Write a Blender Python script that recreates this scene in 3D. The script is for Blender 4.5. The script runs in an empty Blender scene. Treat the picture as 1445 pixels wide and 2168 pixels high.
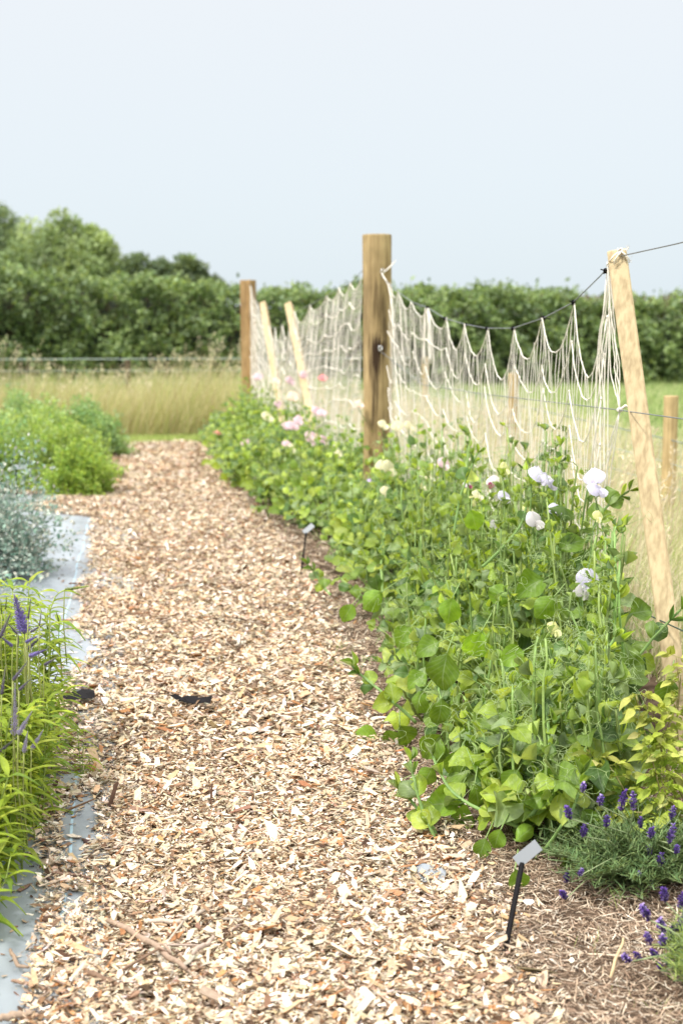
import bpy, math, random
import numpy as np
from math import radians, sin, cos, pi

# ------------------------------------------------------------------ camera, sky, sun, exposure
scene = bpy.context.scene
COL = scene.collection
PITCH, YAW, F, CAMZ = 7.45, 8.0, 3011.0, 1.0
cam_data = bpy.data.cameras.new('camera')
cam = bpy.data.objects.new('camera', cam_data)
COL.objects.link(cam)
cam.location = (0, 0, CAMZ)
cam.rotation_euler = (radians(90 - PITCH), 0, radians(-YAW))
cam_data.sensor_fit = 'VERTICAL'
cam_data.sensor_height = 36.0
cam_data.lens = 50.0
cam_data.clip_start = 0.05
cam_data.clip_end = 2000
cam_data.dof.use_dof = True
cam_data.dof.focus_distance = 2.95
cam_data.dof.aperture_fstop = 4.8
scene.camera = cam

SUN_EL, SUN_AZ = 58.0, -118.0        # azimuth: degrees clockwise from +Y
world = bpy.data.worlds.new('World')
scene.world = world
world.use_nodes = True
wn, wl = world.node_tree.nodes, world.node_tree.links
wn.clear()
wo = wn.new('ShaderNodeOutputWorld'); bg = wn.new('ShaderNodeBackground')
sky = wn.new('ShaderNodeTexSky'); sky.sky_type = 'NISHITA'; sky.sun_disc = False
sky.sun_elevation = radians(SUN_EL); sky.sun_rotation = radians(SUN_AZ)
sky.air_density = 1.0; sky.dust_density = 2.0
tc = wn.new('ShaderNodeTexCoord'); sep = wn.new('ShaderNodeSeparateXYZ')
wl.new(tc.outputs['Generated'], sep.inputs[0])
ramp = wn.new('ShaderNodeValToRGB')          # thin bright cloud veil, brighter towards the zenith
e = ramp.color_ramp.elements
e[0].position = 0.0; e[0].color = (0.290, 0.328, 0.351, 1)
e[1].position = 1.0; e[1].color = (1.10, 1.08, 1.06, 1)
for p, c in ((0.10, (0.312, 0.340, 0.360)), (0.27, (0.342, 0.352, 0.364)), (0.50, (0.62, 0.62, 0.62))):
    el = e.new(p); el.color = (*c, 1)
wl.new(sep.outputs['Z'], ramp.inputs[0])
vm = wn.new('ShaderNodeVectorMath'); vm.operation = 'SCALE'; vm.inputs['Scale'].default_value = 22.4
wl.new(ramp.outputs[0], vm.inputs[0])
mx = wn.new('ShaderNodeMixRGB'); mx.inputs[0].default_value = 0.9
wl.new(sky.outputs[0], mx.inputs[1]); wl.new(vm.outputs[0], mx.inputs[2])
wl.new(mx.outputs[0], bg.inputs[0]); bg.inputs[1].default_value = 0.10
wl.new(bg.outputs[0], wo.inputs[0])

sd = bpy.data.lights.new('sun', 'SUN'); sun = bpy.data.objects.new('sun', sd); COL.objects.link(sun)
sd.energy = 3.5; sd.angle = radians(7); sd.color = (1.0, 0.95, 0.87)
sun.rotation_euler = (radians(90 - SUN_EL), 0, radians(180 - SUN_AZ))
scene.view_settings.view_transform = 'Standard'
scene.view_settings.look = 'None'
scene.view_settings.exposure = 0.30
scene.view_settings.gamma = 1.0
scene.render.engine = 'CYCLES'
cy = scene.cycles
cy.max_bounces = 7; cy.diffuse_bounces = 4; cy.glossy_bounces = 2; cy.transmission_bounces = 4
cy.transparent_max_bounces = 8; cy.caustics_reflective = False; cy.caustics_refractive = False
cy.use_denoising = True

rs = np.random.RandomState(7)
random.seed(7)

# ------------------------------------------------------------------ measuring helpers (photo measurements -> real positions)
_cp, _sp, _cyw, _syw = cos(radians(PITCH)), sin(radians(PITCH)), cos(radians(YAW)), sin(radians(YAW))
def ray(px, py):
    u, v = (px - 722.5) / F, (1084 - py) / F
    f_, up = _cp + v * _sp, v * _cp - _sp           # forward, vertical
    return np.array([u * _cyw + f_ * _syw, -u * _syw + f_ * _cyw, up])
CAM = np.array([0, 0, CAMZ])
def G(px, py, z=0.0):
    d = ray(px, py); return CAM + d * ((z - CAMZ) / d[2])
def A(px, py, Y):
    d = ray(px, py); return CAM + d * (Y / d[1])
RX0, RXS = 1.364, -0.033                             # the trellis line: X = RX0 + RXS*Y
def rowx(Y): return RX0 + RXS * Y
def N(px, py, off=0.0):
    d = ray(px, py); t = (RX0 + off) / (d[0] - RXS * d[1]); return CAM + d * t
def edge(Y):
    return np.interp(Y, [2.5, 3.5, 4.5, 5.5, 6.3, 7.2, 8.1, 10, 11.6, 12.4], [.70, .63, .70, .76, .86, .62, .52, .50, .50, .6])
def topz(Y):
    return np.interp(Y, [2.5, 2.9, 3.3, 4.2, 5.5, 6.8, 8, 10, 12.4], [.28, .40, .56, .64, .56, .45, .43, .48, .50])

# ------------------------------------------------------------------ mesh building
class MB:
    def __init__(s):
        s.v, s.lv, s.lt, s.c, s.uv, s.n = [], [], [], [], [], 0
    def add(s, v, lv, lt, c=(1, 1, 1), uv=None):
        v = np.asarray(v, float).reshape(-1, 3); k = len(v)
        c = np.asarray(c, float)
        if c.ndim == 1: c = np.tile(c, (k, 1))
        s.v.append(v); s.c.append(c); s.uv.append(np.zeros((k, 2)) if uv is None else np.asarray(uv, float))
        s.lv.append(np.asarray(lv, np.int64).ravel() + s.n); s.lt.append(np.asarray(lt, np.int64).ravel()); s.n += k
    def inst(s, T, pos, R, sc, col):
        """many copies of one template: T=(verts, loop verts, loop totals, uv, shade)"""
        tv, tl, tt, tu, tsh = T
        pos = np.asarray(pos, float); k = len(pos)
        if k == 0: return
        sc = np.asarray(sc, float)
        if sc.ndim == 1: sc = np.repeat(sc[:, None], 3, 1)
        w = np.einsum('kij,knj->kni', R, tv[None] * sc[:, None, :]) + pos[:, None, :]
        n = len(tv)
        lv = (tl[None, :] + (np.arange(k) * n)[:, None]).ravel()
        c = np.asarray(col, float)[:, None, :] * tsh[None, :, :]
        s.add(w.reshape(-1, 3), lv, np.tile(tt, k), c.reshape(-1, 3), np.tile(tu, (k, 1)))
    def tube(s, pts, rad, col=(1, 1, 1), sides=5, flat=1.0, cap=True, fdir=None):
        P = np.asarray(pts, float); m = len(P)
        r = np.asarray(rad, float) * np.ones(m)
        t = np.gradient(P, axis=0); t /= np.linalg.norm(t, axis=1)[:, None] + 1e-9
        ref = np.array([0.12, 0.2, 1.0]) if abs(t[:, 2]).mean() < .8 else np.array([1.0, .15, 0.1])
        if fdir is not None: ref = np.asarray(fdir, float)
        a = np.cross(t, ref); a /= np.linalg.norm(a, axis=1)[:, None] + 1e-9
        b = np.cross(t, a)
        th = np.arange(sides) * 2 * pi / sides
        ring = (a[:, None] * np.cos(th)[None, :, None] * flat + b[:, None] * np.sin(th)[None, :, None]) * r[:, None, None] + P[:, None]
        i = np.arange(m - 1)[:, None] * sides; j = np.arange(sides)[None]; j2 = (j + 1) % sides
        q = np.stack([i + j, i + j2, i + sides + j2, i + sides + j], -1).reshape(-1, 4)
        lv, lt = q.ravel(), np.full(len(q), 4)
        if cap:
            lv = np.concatenate([lv, np.arange(sides)[::-1], (m - 1) * sides + np.arange(sides)])
            lt = np.concatenate([lt, [sides, sides]])
        c = np.asarray(col, float)
        if c.ndim == 2: c = np.repeat(c, sides, 0)
        uv = np.stack([np.tile(th / (2 * pi), m), np.repeat(np.linspace(0, 1, m), sides)], 1)
        s.add(ring.reshape(-1, 3), lv, lt, c, uv)
    def box(s, c, d, R=None, col=(1, 1, 1)):
        q = np.array([[x, y, z] for x in (-.5, .5) for y in (-.5, .5) for z in (-.5, .5)]) * np.asarray(d)
        if R is not None: q = q @ np.asarray(R).T
        f = [[0, 1, 3, 2], [4, 6, 7, 5], [0, 4, 5, 1], [2, 3, 7, 6], [0, 2, 6, 4], [1, 5, 7, 3]]
        s.add(q + np.asarray(c), np.array(f).ravel(), [4] * 6, col)
    def build(s, name, mat, parent=None, smooth=False, **props):
        V = np.concatenate(s.v); L = np.concatenate(s.lv); T = np.concatenate(s.lt)
        C = np.concatenate(s.c); U = np.concatenate(s.uv)
        org = np.zeros(3)
        if parent is None and not props.pop('world_origin', False):
            org = np.array([(V[:, 0].min() + V[:, 0].max()) / 2, (V[:, 1].min() + V[:, 1].max()) / 2, V[:, 2].min()])
        elif parent is not None:
            org = np.array(parent.get('_org', (0, 0, 0)))
        V = V - org
        me = bpy.data.meshes.new(name)
        me.vertices.add(len(V)); me.vertices.foreach_set('co', V.astype(np.float32).ravel())
        me.loops.add(len(L)); me.loops.foreach_set('vertex_index', L.astype(np.int32))
        me.polygons.add(len(T)); st = np.concatenate([[0], np.cumsum(T)[:-1]])
        me.polygons.foreach_set('loop_start', st.astype(np.int32))
        try: me.polygons.foreach_set('loop_total', T.astype(np.int32))
        except Exception: pass
        a = me.color_attributes.new('Col', 'FLOAT_COLOR', 'POINT')
        a.data.foreach_set('color', np.concatenate([np.clip(C, 0, 1), np.ones((len(C), 1))], 1).astype(np.float32).ravel())
        ul = me.uv_layers.new(name='UV'); ul.data.foreach_set('uv', U[L].astype(np.float32).ravel())
        me.materials.append(mat)
        me.update(calc_edges=True)
        me.polygons.foreach_set('use_smooth', np.full(len(T), bool(smooth)))
        me.validate(clean_customdata=False)
        o = bpy.data.objects.new(name, me); COL.objects.link(o)
        if parent is not None: o.parent = parent
        else: o.location = org
        for k_, v_ in props.items(): o[k_] = v_
        return o

def tag(o, label, cat, group=None, kind=None):
    if label: o['label'] = label
    if cat: o['category'] = cat
    if group: o['group'] = group
    if kind: o['kind'] = kind
    return o
def thing(name, label, cat, loc, group=None):
    o = bpy.data.objects.new(name, None); COL.objects.link(o); o.location = loc
    o.empty_display_size = .05
    o['_org'] = [float(a) for a in loc]
    return tag(o, label, cat, group)
def nrm(a): a = np.asarray(a, float); return a / (np.linalg.norm(a, axis=-1, keepdims=True) + 1e-9)
def frames(d, n):
    """rotation matrices with local +Y along d and local +Z near n"""
    y = nrm(d); z = n - (n * y).sum(-1, keepdims=True) * y; z = nrm(z); x = np.cross(y, z)
    return np.stack([x, y, z], -1)
def rotz_tilt(k, tilt):
    az = rs.uniform(0, 2 * pi, k)
    d = np.stack([np.cos(az), np.sin(az), rs.normal(0, tilt, k)], 1)
    n = np.stack([rs.normal(0, tilt, k), rs.normal(0, tilt, k), np.ones(k)], 1)
    return frames(d, n)
def grid_faces(nu, nv):
    i = np.arange(nv - 1)[:, None] * nu; j = np.arange(nu - 1)[None]
    q = np.stack([i + j, i + j + 1, i + nu + j + 1, i + nu + j], -1).reshape(-1, 4)
    return q.ravel(), np.full(len(q), 4)
def leaf_template(width, nu=5, nv=7, cup=.25, droop=.25, wave=.06, base=.0, tip=1.0, seed=0, fold=0., belly=.42, n=1.0, blunt=.02):
    r = np.random.RandomState(seed)
    v = np.linspace(0, 1, nv); u = np.linspace(-1, 1, nu)
    w = np.sin(pi * np.clip(v, 0, 1) ** (math.log(.5) / math.log(belly))) ** n * (1 - base) + base * (1 - v) ** .5
    w = np.maximum(w, 0.02)
    w[-1] = blunt * tip
    U, V = np.meshgrid(u, v)
    W = w[:, None] * width / 2
    ph = r.uniform(0, 6.28, 3)
    x = U * W * (1 - fold * .5 * abs(U))
    z = cup * W * abs(U) ** 1.5 * (1 + fold * 2) - droop * V ** 2 * .8 + wave * abs(U) * np.sin(V * 9 + ph[0] + U * 1.5) + wave * .3 * np.sin(V * 5 + ph[1])
    x = x + .05 * np.sin(V * 3 + ph[2]) * V
    y = V * (1 - .25 * droop * V) + .02 * np.sin(U * 7 + ph[1]) * (abs(U) > .6)
    lv, lt = grid_faces(nu, nv)
    k = nu * nv
    sh = np.ones((k, 3))
    return (np.stack([x, y, z], -1).reshape(-1, 3), lv, lt, np.stack([(U + 1) / 2, V], -1).reshape(-1, 2), sh)
def quad_template(w=.5, bend=.15):
    v = np.array([[0, 0, 0], [w / 2, .5, bend], [0, 1, 0], [-w / 2, .5, bend]])
    return (v, np.array([0, 1, 2, 3]), np.array([4]), np.array([[.5, 0], [1, .5], [.5, 1], [0, .5]]), np.ones((4, 3)))

# ------------------------------------------------------------------ materials
def newmat(name):
    m = bpy.data.materials.new(name); m.use_nodes = True
    nt = m.node_tree; nt.nodes.clear()
    return m, nt.nodes, nt.links
def P(nodes, links, color=None, rough=.6, spec=.3, bump=None, bs=.3, bd=.002):
    b = nodes.new('ShaderNodeBsdfPrincipled'); b.inputs['Roughness'].default_value = rough
    b.inputs['Specular IOR Level'].default_value = spec
    if color is not None:
        if isinstance(color, tuple): b.inputs['Base Color'].default_value = (*color, 1)
        else: links.new(color, b.inputs['Base Color'])
    if bump is not None:
        bn = nodes.new('ShaderNodeBump'); bn.inputs['Strength'].default_value = bs; bn.inputs['Distance'].default_value = bd
        links.new(bump, bn.inputs['Height']); links.new(bn.outputs[0], b.inputs['Normal'])
    return b
def noise(nodes, links, scale, detail=4, vec=None, stretch=None):
    t = nodes.new('ShaderNodeTexCoord'); out = t.outputs['Object']
    if stretch:
        mp = nodes.new('ShaderNodeMapping'); mp.inputs['Scale'].default_value = stretch
        links.new(out, mp.inputs[0]); out = mp.outputs[0]
    n = nodes.new('ShaderNodeTexNoise'); n.inputs['Scale'].default_value = scale; n.inputs['Detail'].default_value = detail
    links.new(out, n.inputs['Vector'])
    return n.outputs[0]
def rampn(nodes, links, fac, stops):
    r = nodes.new('ShaderNodeValToRGB'); e = r.color_ramp.elements
    e[0].position = stops[0][0]; e[0].color = (*stops[0][1], 1)
    e[1].position = stops[-1][0]; e[1].color = (*stops[-1][1], 1)
    for p, c in stops[1:-1]:
        el = e.new(p); el.color = (*c, 1)
    links.new(fac, r.inputs[0]); return r.outputs[0]
def mixc(nodes, links, fac, a, b, mode='MIX'):
    m = nodes.new('ShaderNodeMixRGB'); m.blend_type = mode
    for i, x in zip((0, 1, 2), (fac, a, b)):
        if isinstance(x, tuple): m.inputs[i].default_value = (*x, 1)
        elif isinstance(x, (int, float)): m.inputs[i].default_value = x
        else: links.new(x, m.inputs[i])
    return m.outputs[0]
def out(nodes, links, sh):
    o = nodes.new('ShaderNodeOutputMaterial'); links.new(sh, o.inputs[0])
def mathn(nodes, links, op, a, b=None):
    m = nodes.new('ShaderNodeMath'); m.operation = op
    for i, x in enumerate((a, b)):
        if x is None: continue
        if isinstance(x, (int, float)): m.inputs[i].default_value = x
        else: links.new(x, m.inputs[i])
    return m.outputs[0]
def leafmat(name, trans=.4, rough=.45, spec=.4, veins=True, tcol=(1.25, 1.15, .5), nscale=60, pale=(.5, .6, .42)):
    m, n, l = newmat(name)
    at = n.new('ShaderNodeAttribute'); at.attribute_name = 'Col'
    nz = noise(n, l, nscale, 3)
    col = mixc(n, l, .55, at.outputs[0], rampn(n, l, nz, [(.3, (.55, .6, .6)), (.7, (1.3, 1.25, 1.2))]), 'MULTIPLY')
    bump = nz
    if veins:
        uv = n.new('ShaderNodeUVMap'); sp = n.new('ShaderNodeSeparateXYZ'); l.new(uv.outputs[0], sp.inputs[0])
        au = mathn(n, l, 'ABSOLUTE', mathn(n, l, 'SUBTRACT', sp.outputs[0], .5))
        mid = mathn(n, l, 'LESS_THAN', au, .022)
        ph = mathn(n, l, 'SUBTRACT', mathn(n, l, 'MULTIPLY', sp.outputs[1], 38.), mathn(n, l, 'MULTIPLY', au, 30.))
        side = mathn(n, l, 'POWER', mathn(n, l, 'ABSOLUTE', mathn(n, l, 'SINE', mathn(n, l, 'MULTIPLY', ph, .5))), 10.)
        vv = mathn(n, l, 'MAXIMUM', mid, mathn(n, l, 'MULTIPLY', side, .35))
        col = mixc(n, l, mathn(n, l, 'MULTIPLY', vv, .22), col, pale)
        bump = mathn(n, l, 'SUBTRACT', nz, mathn(n, l, 'MULTIPLY', vv, .5))
    geo = n.new('ShaderNodeNewGeometry')
    col = mixc(n, l, mathn(n, l, 'MULTIPLY', geo.outputs['Backfacing'], .25), col, pale)
    b = P(n, l, col, rough, spec, bump, .5, .002)
    tr = n.new('ShaderNodeBsdfTranslucent')
    l.new(mixc(n, l, 1., col, tcol, 'MULTIPLY'), tr.inputs[0])
    mx_ = n.new('ShaderNodeMixShader'); mx_.inputs[0].default_value = trans
    l.new(b.outputs[0], mx_.inputs[1]); l.new(tr.outputs[0], mx_.inputs[2]); out(n, l, mx_.outputs[0])
    return m
def colmat(name, rough=.7, spec=.2, ns=120, trans=0, bs=.4, bd=.001, var=.4):
    m, n, l = newmat(name)
    at = n.new('ShaderNodeAttribute'); at.attribute_name = 'Col'
    nz = noise(n, l, ns, 4)
    col = mixc(n, l, var, at.outputs[0], rampn(n, l, nz, [(.3, (.5, .48, .45)), (.7, (1.35, 1.35, 1.35))]), 'MULTIPLY')
    b = P(n, l, col, rough, spec, nz, bs, bd)
    if trans:
        tr = n.new('ShaderNodeBsdfTranslucent'); l.new(col, tr.inputs[0])
        x = n.new('ShaderNodeMixShader'); x.inputs[0].default_value = trans
        l.new(b.outputs[0], x.inputs[1]); l.new(tr.outputs[0], x.inputs[2]); out(n, l, x.outputs[0])
    else: out(n, l, b.outputs[0])
    return m
def plain(name, c, rough=.5, spec=.3, metal=0):
    m, n, l = newmat(name); b = P(n, l, mixc(n, l, .3, c, rampn(n, l, noise(n, l, 80, 3), [(.3, (.5, .5, .5)), (.7, (1.3, 1.3, 1.3))]), 'MULTIPLY'), rough, spec)
    b.inputs['Metallic'].default_value = metal; out(n, l, b.outputs[0]); return m
def woodmat(name, a, b_, dark, knots=True, streak=.5, seed=0., sc=1.0, stain=None, mo=.35):
    m, n, l = newmat(name)
    g = noise(n, l, 11 * sc, 6, stretch=(1, 1, .22 if mo > .2 else .05))
    fine = noise(n, l, 110 * sc, 7, stretch=(1, 1, .045))
    mott = noise(n, l, 26 * sc, 6, stretch=(1, 1, .6))
    base = rampn(n, l, g, [(.3, a), (.7, b_)])
    base = mixc(n, l, .6, base, rampn(n, l, fine, [(.32, (.55, .5, .45)), (.6, (1.15, 1.15, 1.15))]), 'MULTIPLY')
    base = mixc(n, l, mo, base, rampn(n, l, mott, [(.35, (.6, .6, .55)), (.65, (1.2, 1.2, 1.2))]), 'MULTIPLY')
    st = rampn(n, l, noise(n, l, 9 * sc, 6, stretch=(1, 1, .2 if mo > .2 else .04)), [(.5, (0, 0, 0)), (.75, (1, 1, 1))])
    col = mixc(n, l, mathn(n, l, 'MULTIPLY', st, streak), base, dark)
    if knots:
        t = n.new('ShaderNodeTexCoord'); mp = n.new('ShaderNodeMapping'); mp.inputs['Scale'].default_value = (1, 1, .45)
        mp.inputs['Location'].default_value = (seed, seed * 2, seed * 3); l.new(t.outputs['Object'], mp.inputs[0])
        vo = n.new('ShaderNodeTexVoronoi'); vo.inputs['Scale'].default_value = 9 * sc; l.new(mp.outputs[0], vo.inputs[0])
        kn = rampn(n, l, vo.outputs[0], [(.03, (1, 1, 1)), (.13, (0, 0, 0))])
        col = mixc(n, l, mathn(n, l, 'MULTIPLY', kn, .7), col, tuple(x * .5 for x in dark))
    if stain:
        t = n.new('ShaderNodeTexCoord')
        for (cx, cyy, cz, rx, rz, amt) in stain:
            mp = n.new('ShaderNodeMapping'); mp.vector_type = 'POINT'
            mp.inputs['Location'].default_value = (-cx / rx, -cyy / rx, -cz / rz); mp.inputs['Scale'].default_value = (1 / rx, 1 / rx, 1 / rz)
            l.new(t.outputs['Object'], mp.inputs[0])
            ln = n.new('ShaderNodeVectorMath'); ln.operation = 'LENGTH'; l.new(mp.outputs[0], ln.inputs[0])
            d = mathn(n, l, 'ADD', ln.outputs['Value'], mathn(n, l, 'MULTIPLY', mathn(n, l, 'SUBTRACT', fine, .5), 2.2))
            f_ = rampn(n, l, d, [(.35, (1, 1, 1)), (1.1, (0, 0, 0))])
            col = mixc(n, l, mathn(n, l, 'MULTIPLY', f_, amt), col, (.035, .02, .012))
    b = P(n, l, col, .8, .15, fine, .5, .002); out(n, l, b.outputs[0]); return m

M_pea = leafmat('pea_leaf', .42, .42, .4)
M_peastem = colmat('pea_stem', .5, .35, 90, .15)
M_petal = colmat('petal', .6, .2, 70, .35, .3, .001, .12)
M_ver = leafmat('speedwell_leaf', .5, .5, .3, True, (1.2, 1.1, .4))
M_jas = leafmat('jasmine_leaf', .35, .5, .3, True, (1.0, 1.1, .5), pale=(.6, .6, .3))
M_mound = leafmat('herb_leaf', .4, .55, .25, False, nscale=20)
M_silver = leafmat('silver_leaf', .15, .65, .2, False, (1, 1, 1), pale=(.5, .55, .5))
M_lav = leafmat('lavender_leaf', .25, .6, .2, False)
M_spike = colmat('floret', .7, .15, 150, .2, .5, .001, .3)
M_hedge = leafmat('hedge_leaf', .3, .5, .35, False, nscale=1.2)
M_tree = leafmat('tree_leaf', .3, .55, .3, False, nscale=.8)
M_grass = colmat('grass_blade', .6, .25, 30, .35, .2, .001, .2)
M_chip = colmat('wood_chip', .85, .1, 160, 0, .5, .001, .45)
M_straw = colmat('mulch_fibre', .9, .1, 90, 0, .5, .001, .4)
M_twine = colmat('jute_twine', .95, .05, 700, 0, 1., .001, .5)
M_wire = plain('galvanised_wire', (.25, .27, .29), .45, .5, .6)
M_gwire = plain('green_wire', (.04, .075, .06), .5, .4)
M_black = plain('black_plastic', (.010, .009, .010), .75, .12)
M_steel = plain('zinc', (.75, .76, .78), .3, .5, .7)
M_post = woodmat('round_post_wood', (.27, .20, .095), (.50, .38, .20), (.12, .08, .045), True, .75, 0.3,
                 stain=[(-.02, -.065, .86, .045, .12, .95), (.022, -.066, 1.0, .018, .16, .7), (-.025, -.066, .70, .02, .14, .7), (.02, -.07, .45, .018, .12, .7), (-.01, -.07, 1.12, .03, .1, .45), (.0, -.068, .90, .05, .05, .9), (-.03, -.06, .58, .016, .1, .7)])
M_post2 = woodmat('far_post_wood', (.32, .20, .09), (.44, .30, .15), (.12, .08, .04), True, .6, 1.3)
M_stake = woodmat('sawn_stake_wood', (.45, .36, .215), (.55, .45, .285), (.44, .30, .16), True, .22, 2.1, .8, mo=.08)
M_fpost = woodmat('fence_post_wood', (.46, .34, .17), (.60, .46, .25), (.24, .15, .06), False, .5, .4)
M_bark = woodmat('bark', (.10, .075, .05), (.16, .12, .085), (.05, .04, .03), False, .5, .6)
m, n, l = newmat('label_plate'); out(n, l, P(n, l, (.31, .335, .36), .6, .2).outputs[0]); M_plate = m
m, n, l = newmat('label_mark'); out(n, l, P(n, l, (.85, .87, .88), .5, .3).outputs[0]); M_mark = m

# soil / field base
def groundmat():
    m, n, l = newmat('soil_and_turf')
    nz = noise(n, l, 18, 8); big = noise(n, l, .6, 4)
    soil = rampn(n, l, nz, [(.3, (.045, .03, .02)), (.7, (.17, .12, .085))])
    turf = rampn(n, l, big, [(.3, (.22, .28, .11)), (.7, (.36, .39, .20))])
    turf = mixc(n, l, .6, turf, rampn(n, l, nz, [(.3, (.6, .6, .6)), (.7, (1.2, 1.2, 1.2))]), 'MULTIPLY')
    t = n.new('ShaderNodeTexCoord'); sp = n.new('ShaderNodeSeparateXYZ'); l.new(t.outputs['Object'], sp.inputs[0])
    a = mathn(n, l, 'MAXIMUM', mathn(n, l, 'GREATER_THAN', sp.outputs[0], 1.75), mathn(n, l, 'GREATER_THAN', sp.outputs[1], 12.35))
    b = P(n, l, mixc(n, l, a, soil, turf), .95, .05, nz, 1., .01); out(n, l, b.outputs[0]); return m
g = MB()
xs = np.concatenate([[-400, -60, -15, -5], np.linspace(-2.5, 4, 66), [7, 15, 60, 400]])
ys = np.concatenate([[-60, -5, 0], np.linspace(1, 14, 105), [18, 30, 80, 400]])
Xg, Yg = np.meshgrid(xs, ys)
def bump(x, y):      # gentle rise and fall of the mulch
    return .012 * np.sin(x * 5.1 + 1.3 * np.sin(y * 2.3)) * np.sin(y * 3.7 + x) + .007 * np.sin(x * 13 + y * 9) * np.sin(y * 11 - x * 5)
Zg = np.where((Xg > -3) & (Xg < 5) & (Yg > 0.5) & (Yg < 15), bump(Xg, Yg) * .8, 0)
lv, lt = grid_faces(len(xs), len(ys))
g.add(np.stack([Xg, Yg, Zg], -1).reshape(-1, 3), lv, lt)
g.build('ground', groundmat(), None, True, kind='structure', world_origin=True)

# ------------------------------------------------------------------ weed fabric under the left bed
EDGE_PX = [(40, 2168), (60, 2130), (85, 1980), (95, 1850), (70, 1740), (105, 1650), (100, 1560), (118, 1490), (150, 1430), (212, 1385),
           (150, 1335), (188, 1290), (150, 1262), (190, 1200), (195, 1130), (196, 1100), (150, 1094), (10, 1080), (20, 1050), (180, 1050), (206, 1000), (236, 945)]
EP = np.array([G(a, b)[:2] for a, b in EDGE_PX]); EP = EP[np.argsort(EP[:, 1])]
def chip_edge(Y): return np.interp(Y, EP[:, 1], EP[:, 0])
m, n, l = newmat('woven_weed_fabric')
t = n.new('ShaderNodeTexCoord'); sp = n.new('ShaderNodeSeparateXYZ'); l.new(t.outputs['Object'], sp.inputs[0])
w1 = n.new('ShaderNodeTexWave'); w1.inputs['Scale'].default_value = 130; w1.bands_direction = 'X'; l.new(t.outputs['Object'], w1.inputs[0])
w2 = n.new('ShaderNodeTexWave'); w2.inputs['Scale'].default_value = 130; w2.bands_direction = 'Y'; l.new(t.outputs['Object'], w2.inputs[0])
wv = mathn(n, l, 'MULTIPLY', w1.outputs[1], w2.outputs[1])
base = mixc(n, l, .35, rampn(n, l, noise(n, l, 9, 6, stretch=(1, .3, 1)), [(.3, (.20, .23, .26)), (.7, (.33, .37, .41))]), rampn(n, l, wv, [(0, (.7, .7, .7)), (1, (1.3, 1.3, 1.3))]), 'MULTIPLY')
wob = mathn(n, l, 'MULTIPLY', mathn(n, l, 'SUBTRACT', noise(n, l, 2.2, 1), .5), .03)
xx = mathn(n, l, 'ADD', sp.outputs[0], wob)
for cx in (-.275, -.152, -.72):
    s_ = mathn(n, l, 'LESS_THAN', mathn(n, l, 'ABSOLUTE', mathn(n, l, 'SUBTRACT', xx, cx)), .0028)
    base = mixc(n, l, s_, base, (.36, .52, .62))
out(n, l, P(n, l, base, .36, .8, wv, .3, .0006).outputs[0]); M_fabric = m
g = MB()
xs = np.linspace(-1.25, -.04, 50); ys = np.linspace(1.5, 11.9, 260)
Xf, Yf = np.meshgrid(xs, ys)
def fabz(x, y): return bump(x, y) * .8 + .006 + .004 * np.sin(y * 2.1 + x * 3) ** 2 + .003 * np.sin(x * 9 + y * 5) + .0022 * np.sin(x * 31 + 4 * np.sin(y * 3.3)) * np.sin(y * 7 + x * 4)
lv, lt = grid_faces(50, 260)
g.add(np.stack([Xf, Yf, fabz(Xf, Yf)], -1).reshape(-1, 3), lv, lt)
tag(g.build('weed_fabric', M_fabric, None, True, world_origin=True), 'grey woven weed fabric with pale blue lines laid under the left planting bed', 'ground fabric')

# ------------------------------------------------------------------ wood chips
def chip_template(seed):
    """splintered flake: a long, angular, slightly curled piece"""
    r = np.random.RandomState(seed); kind = seed % 3
    if kind == 0:      # shard, pointed at both ends
        o_ = [(-.5, -.06), (-.22, -.5), (.30, -.42), (.5, .10), (.12, .5), (-.30, .36)]
    elif kind == 1:    # torn block
        o_ = [(-.5, -.38), (.02, -.5), (.46, -.34), (.5, .42), (-.05, .5), (-.42, .30)]
    else:              # wedge splinter
        o_ = [(-.5, -.16), (-.05, -.42), (.5, -.5), (.38, .5), (0., .34), (-.46, .12)]
    o_ = np.array(o_) + r.normal(0, .055, (6, 2)); y, x = o_[:, 0], o_[:, 1]; k = 6
    bend = r.uniform(-.8, 1.0); tw = r.uniform(-.5, .5)
    z0 = bend * y ** 2 * 2 + tw * x * y * 3
    top = np.stack([x, y, .25 + z0], 1); bot = np.stack([x * .92, y * .95, -.25 + z0], 1)
    v = np.concatenate([top, bot]); lv = [0, 1, 4, 5, 1, 2, 3, 4]; lt = [4, 4]
    for i in range(k):
        j = (i + 1) % k; lv += [i, k + i, k + j, j]; lt.append(4)
    return (v, np.array(lv), np.array(lt), np.zeros((2 * k, 2)), np.ones((2 * k, 3)))
CT = [chip_template(s) for s in range(18)]
PAL = np.array([(.64, .52, .39), (.74, .65, .54), (.50, .37, .25), (.48, .40, .31), (.86, .80, .74), (.38, .20, .10), (.25, .16, .11), (.08, .05, .035), (.46, .41, .36)])
PW = np.array([.22, .18, .12, .14, .11, .07, .065, .05, .06]); PW = PW / PW.sum()
def in_path(x, y):
    e_ = chip_edge(y)
    ok = (x > e_ + rs.normal(0, .012, len(x))) & (y < 12.15 + .06 * np.sin(x * 6))
    # bare patches of fabric showing through by the edge
    for (cx, cyy, rx, ry) in ((-.135, 2.78, .035, .2), (-.165, 3.1, .03, .06), (-.13, 2.42, .02, .04)):
        ok &= (((x - cx) / rx) ** 2 + ((y - cyy) / ry) ** 2) > rs.uniform(.75, 1.1, len(x))
    return ok
def right_lim(y): return np.interp(y, [1.9, 2.3, 2.7, 3.1, 3.6, 4.4, 5, 6, 7, 8, 12], [.49, .54, .54, .52, .54, .57, .60, .62, .58, .52, .52])
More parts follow.
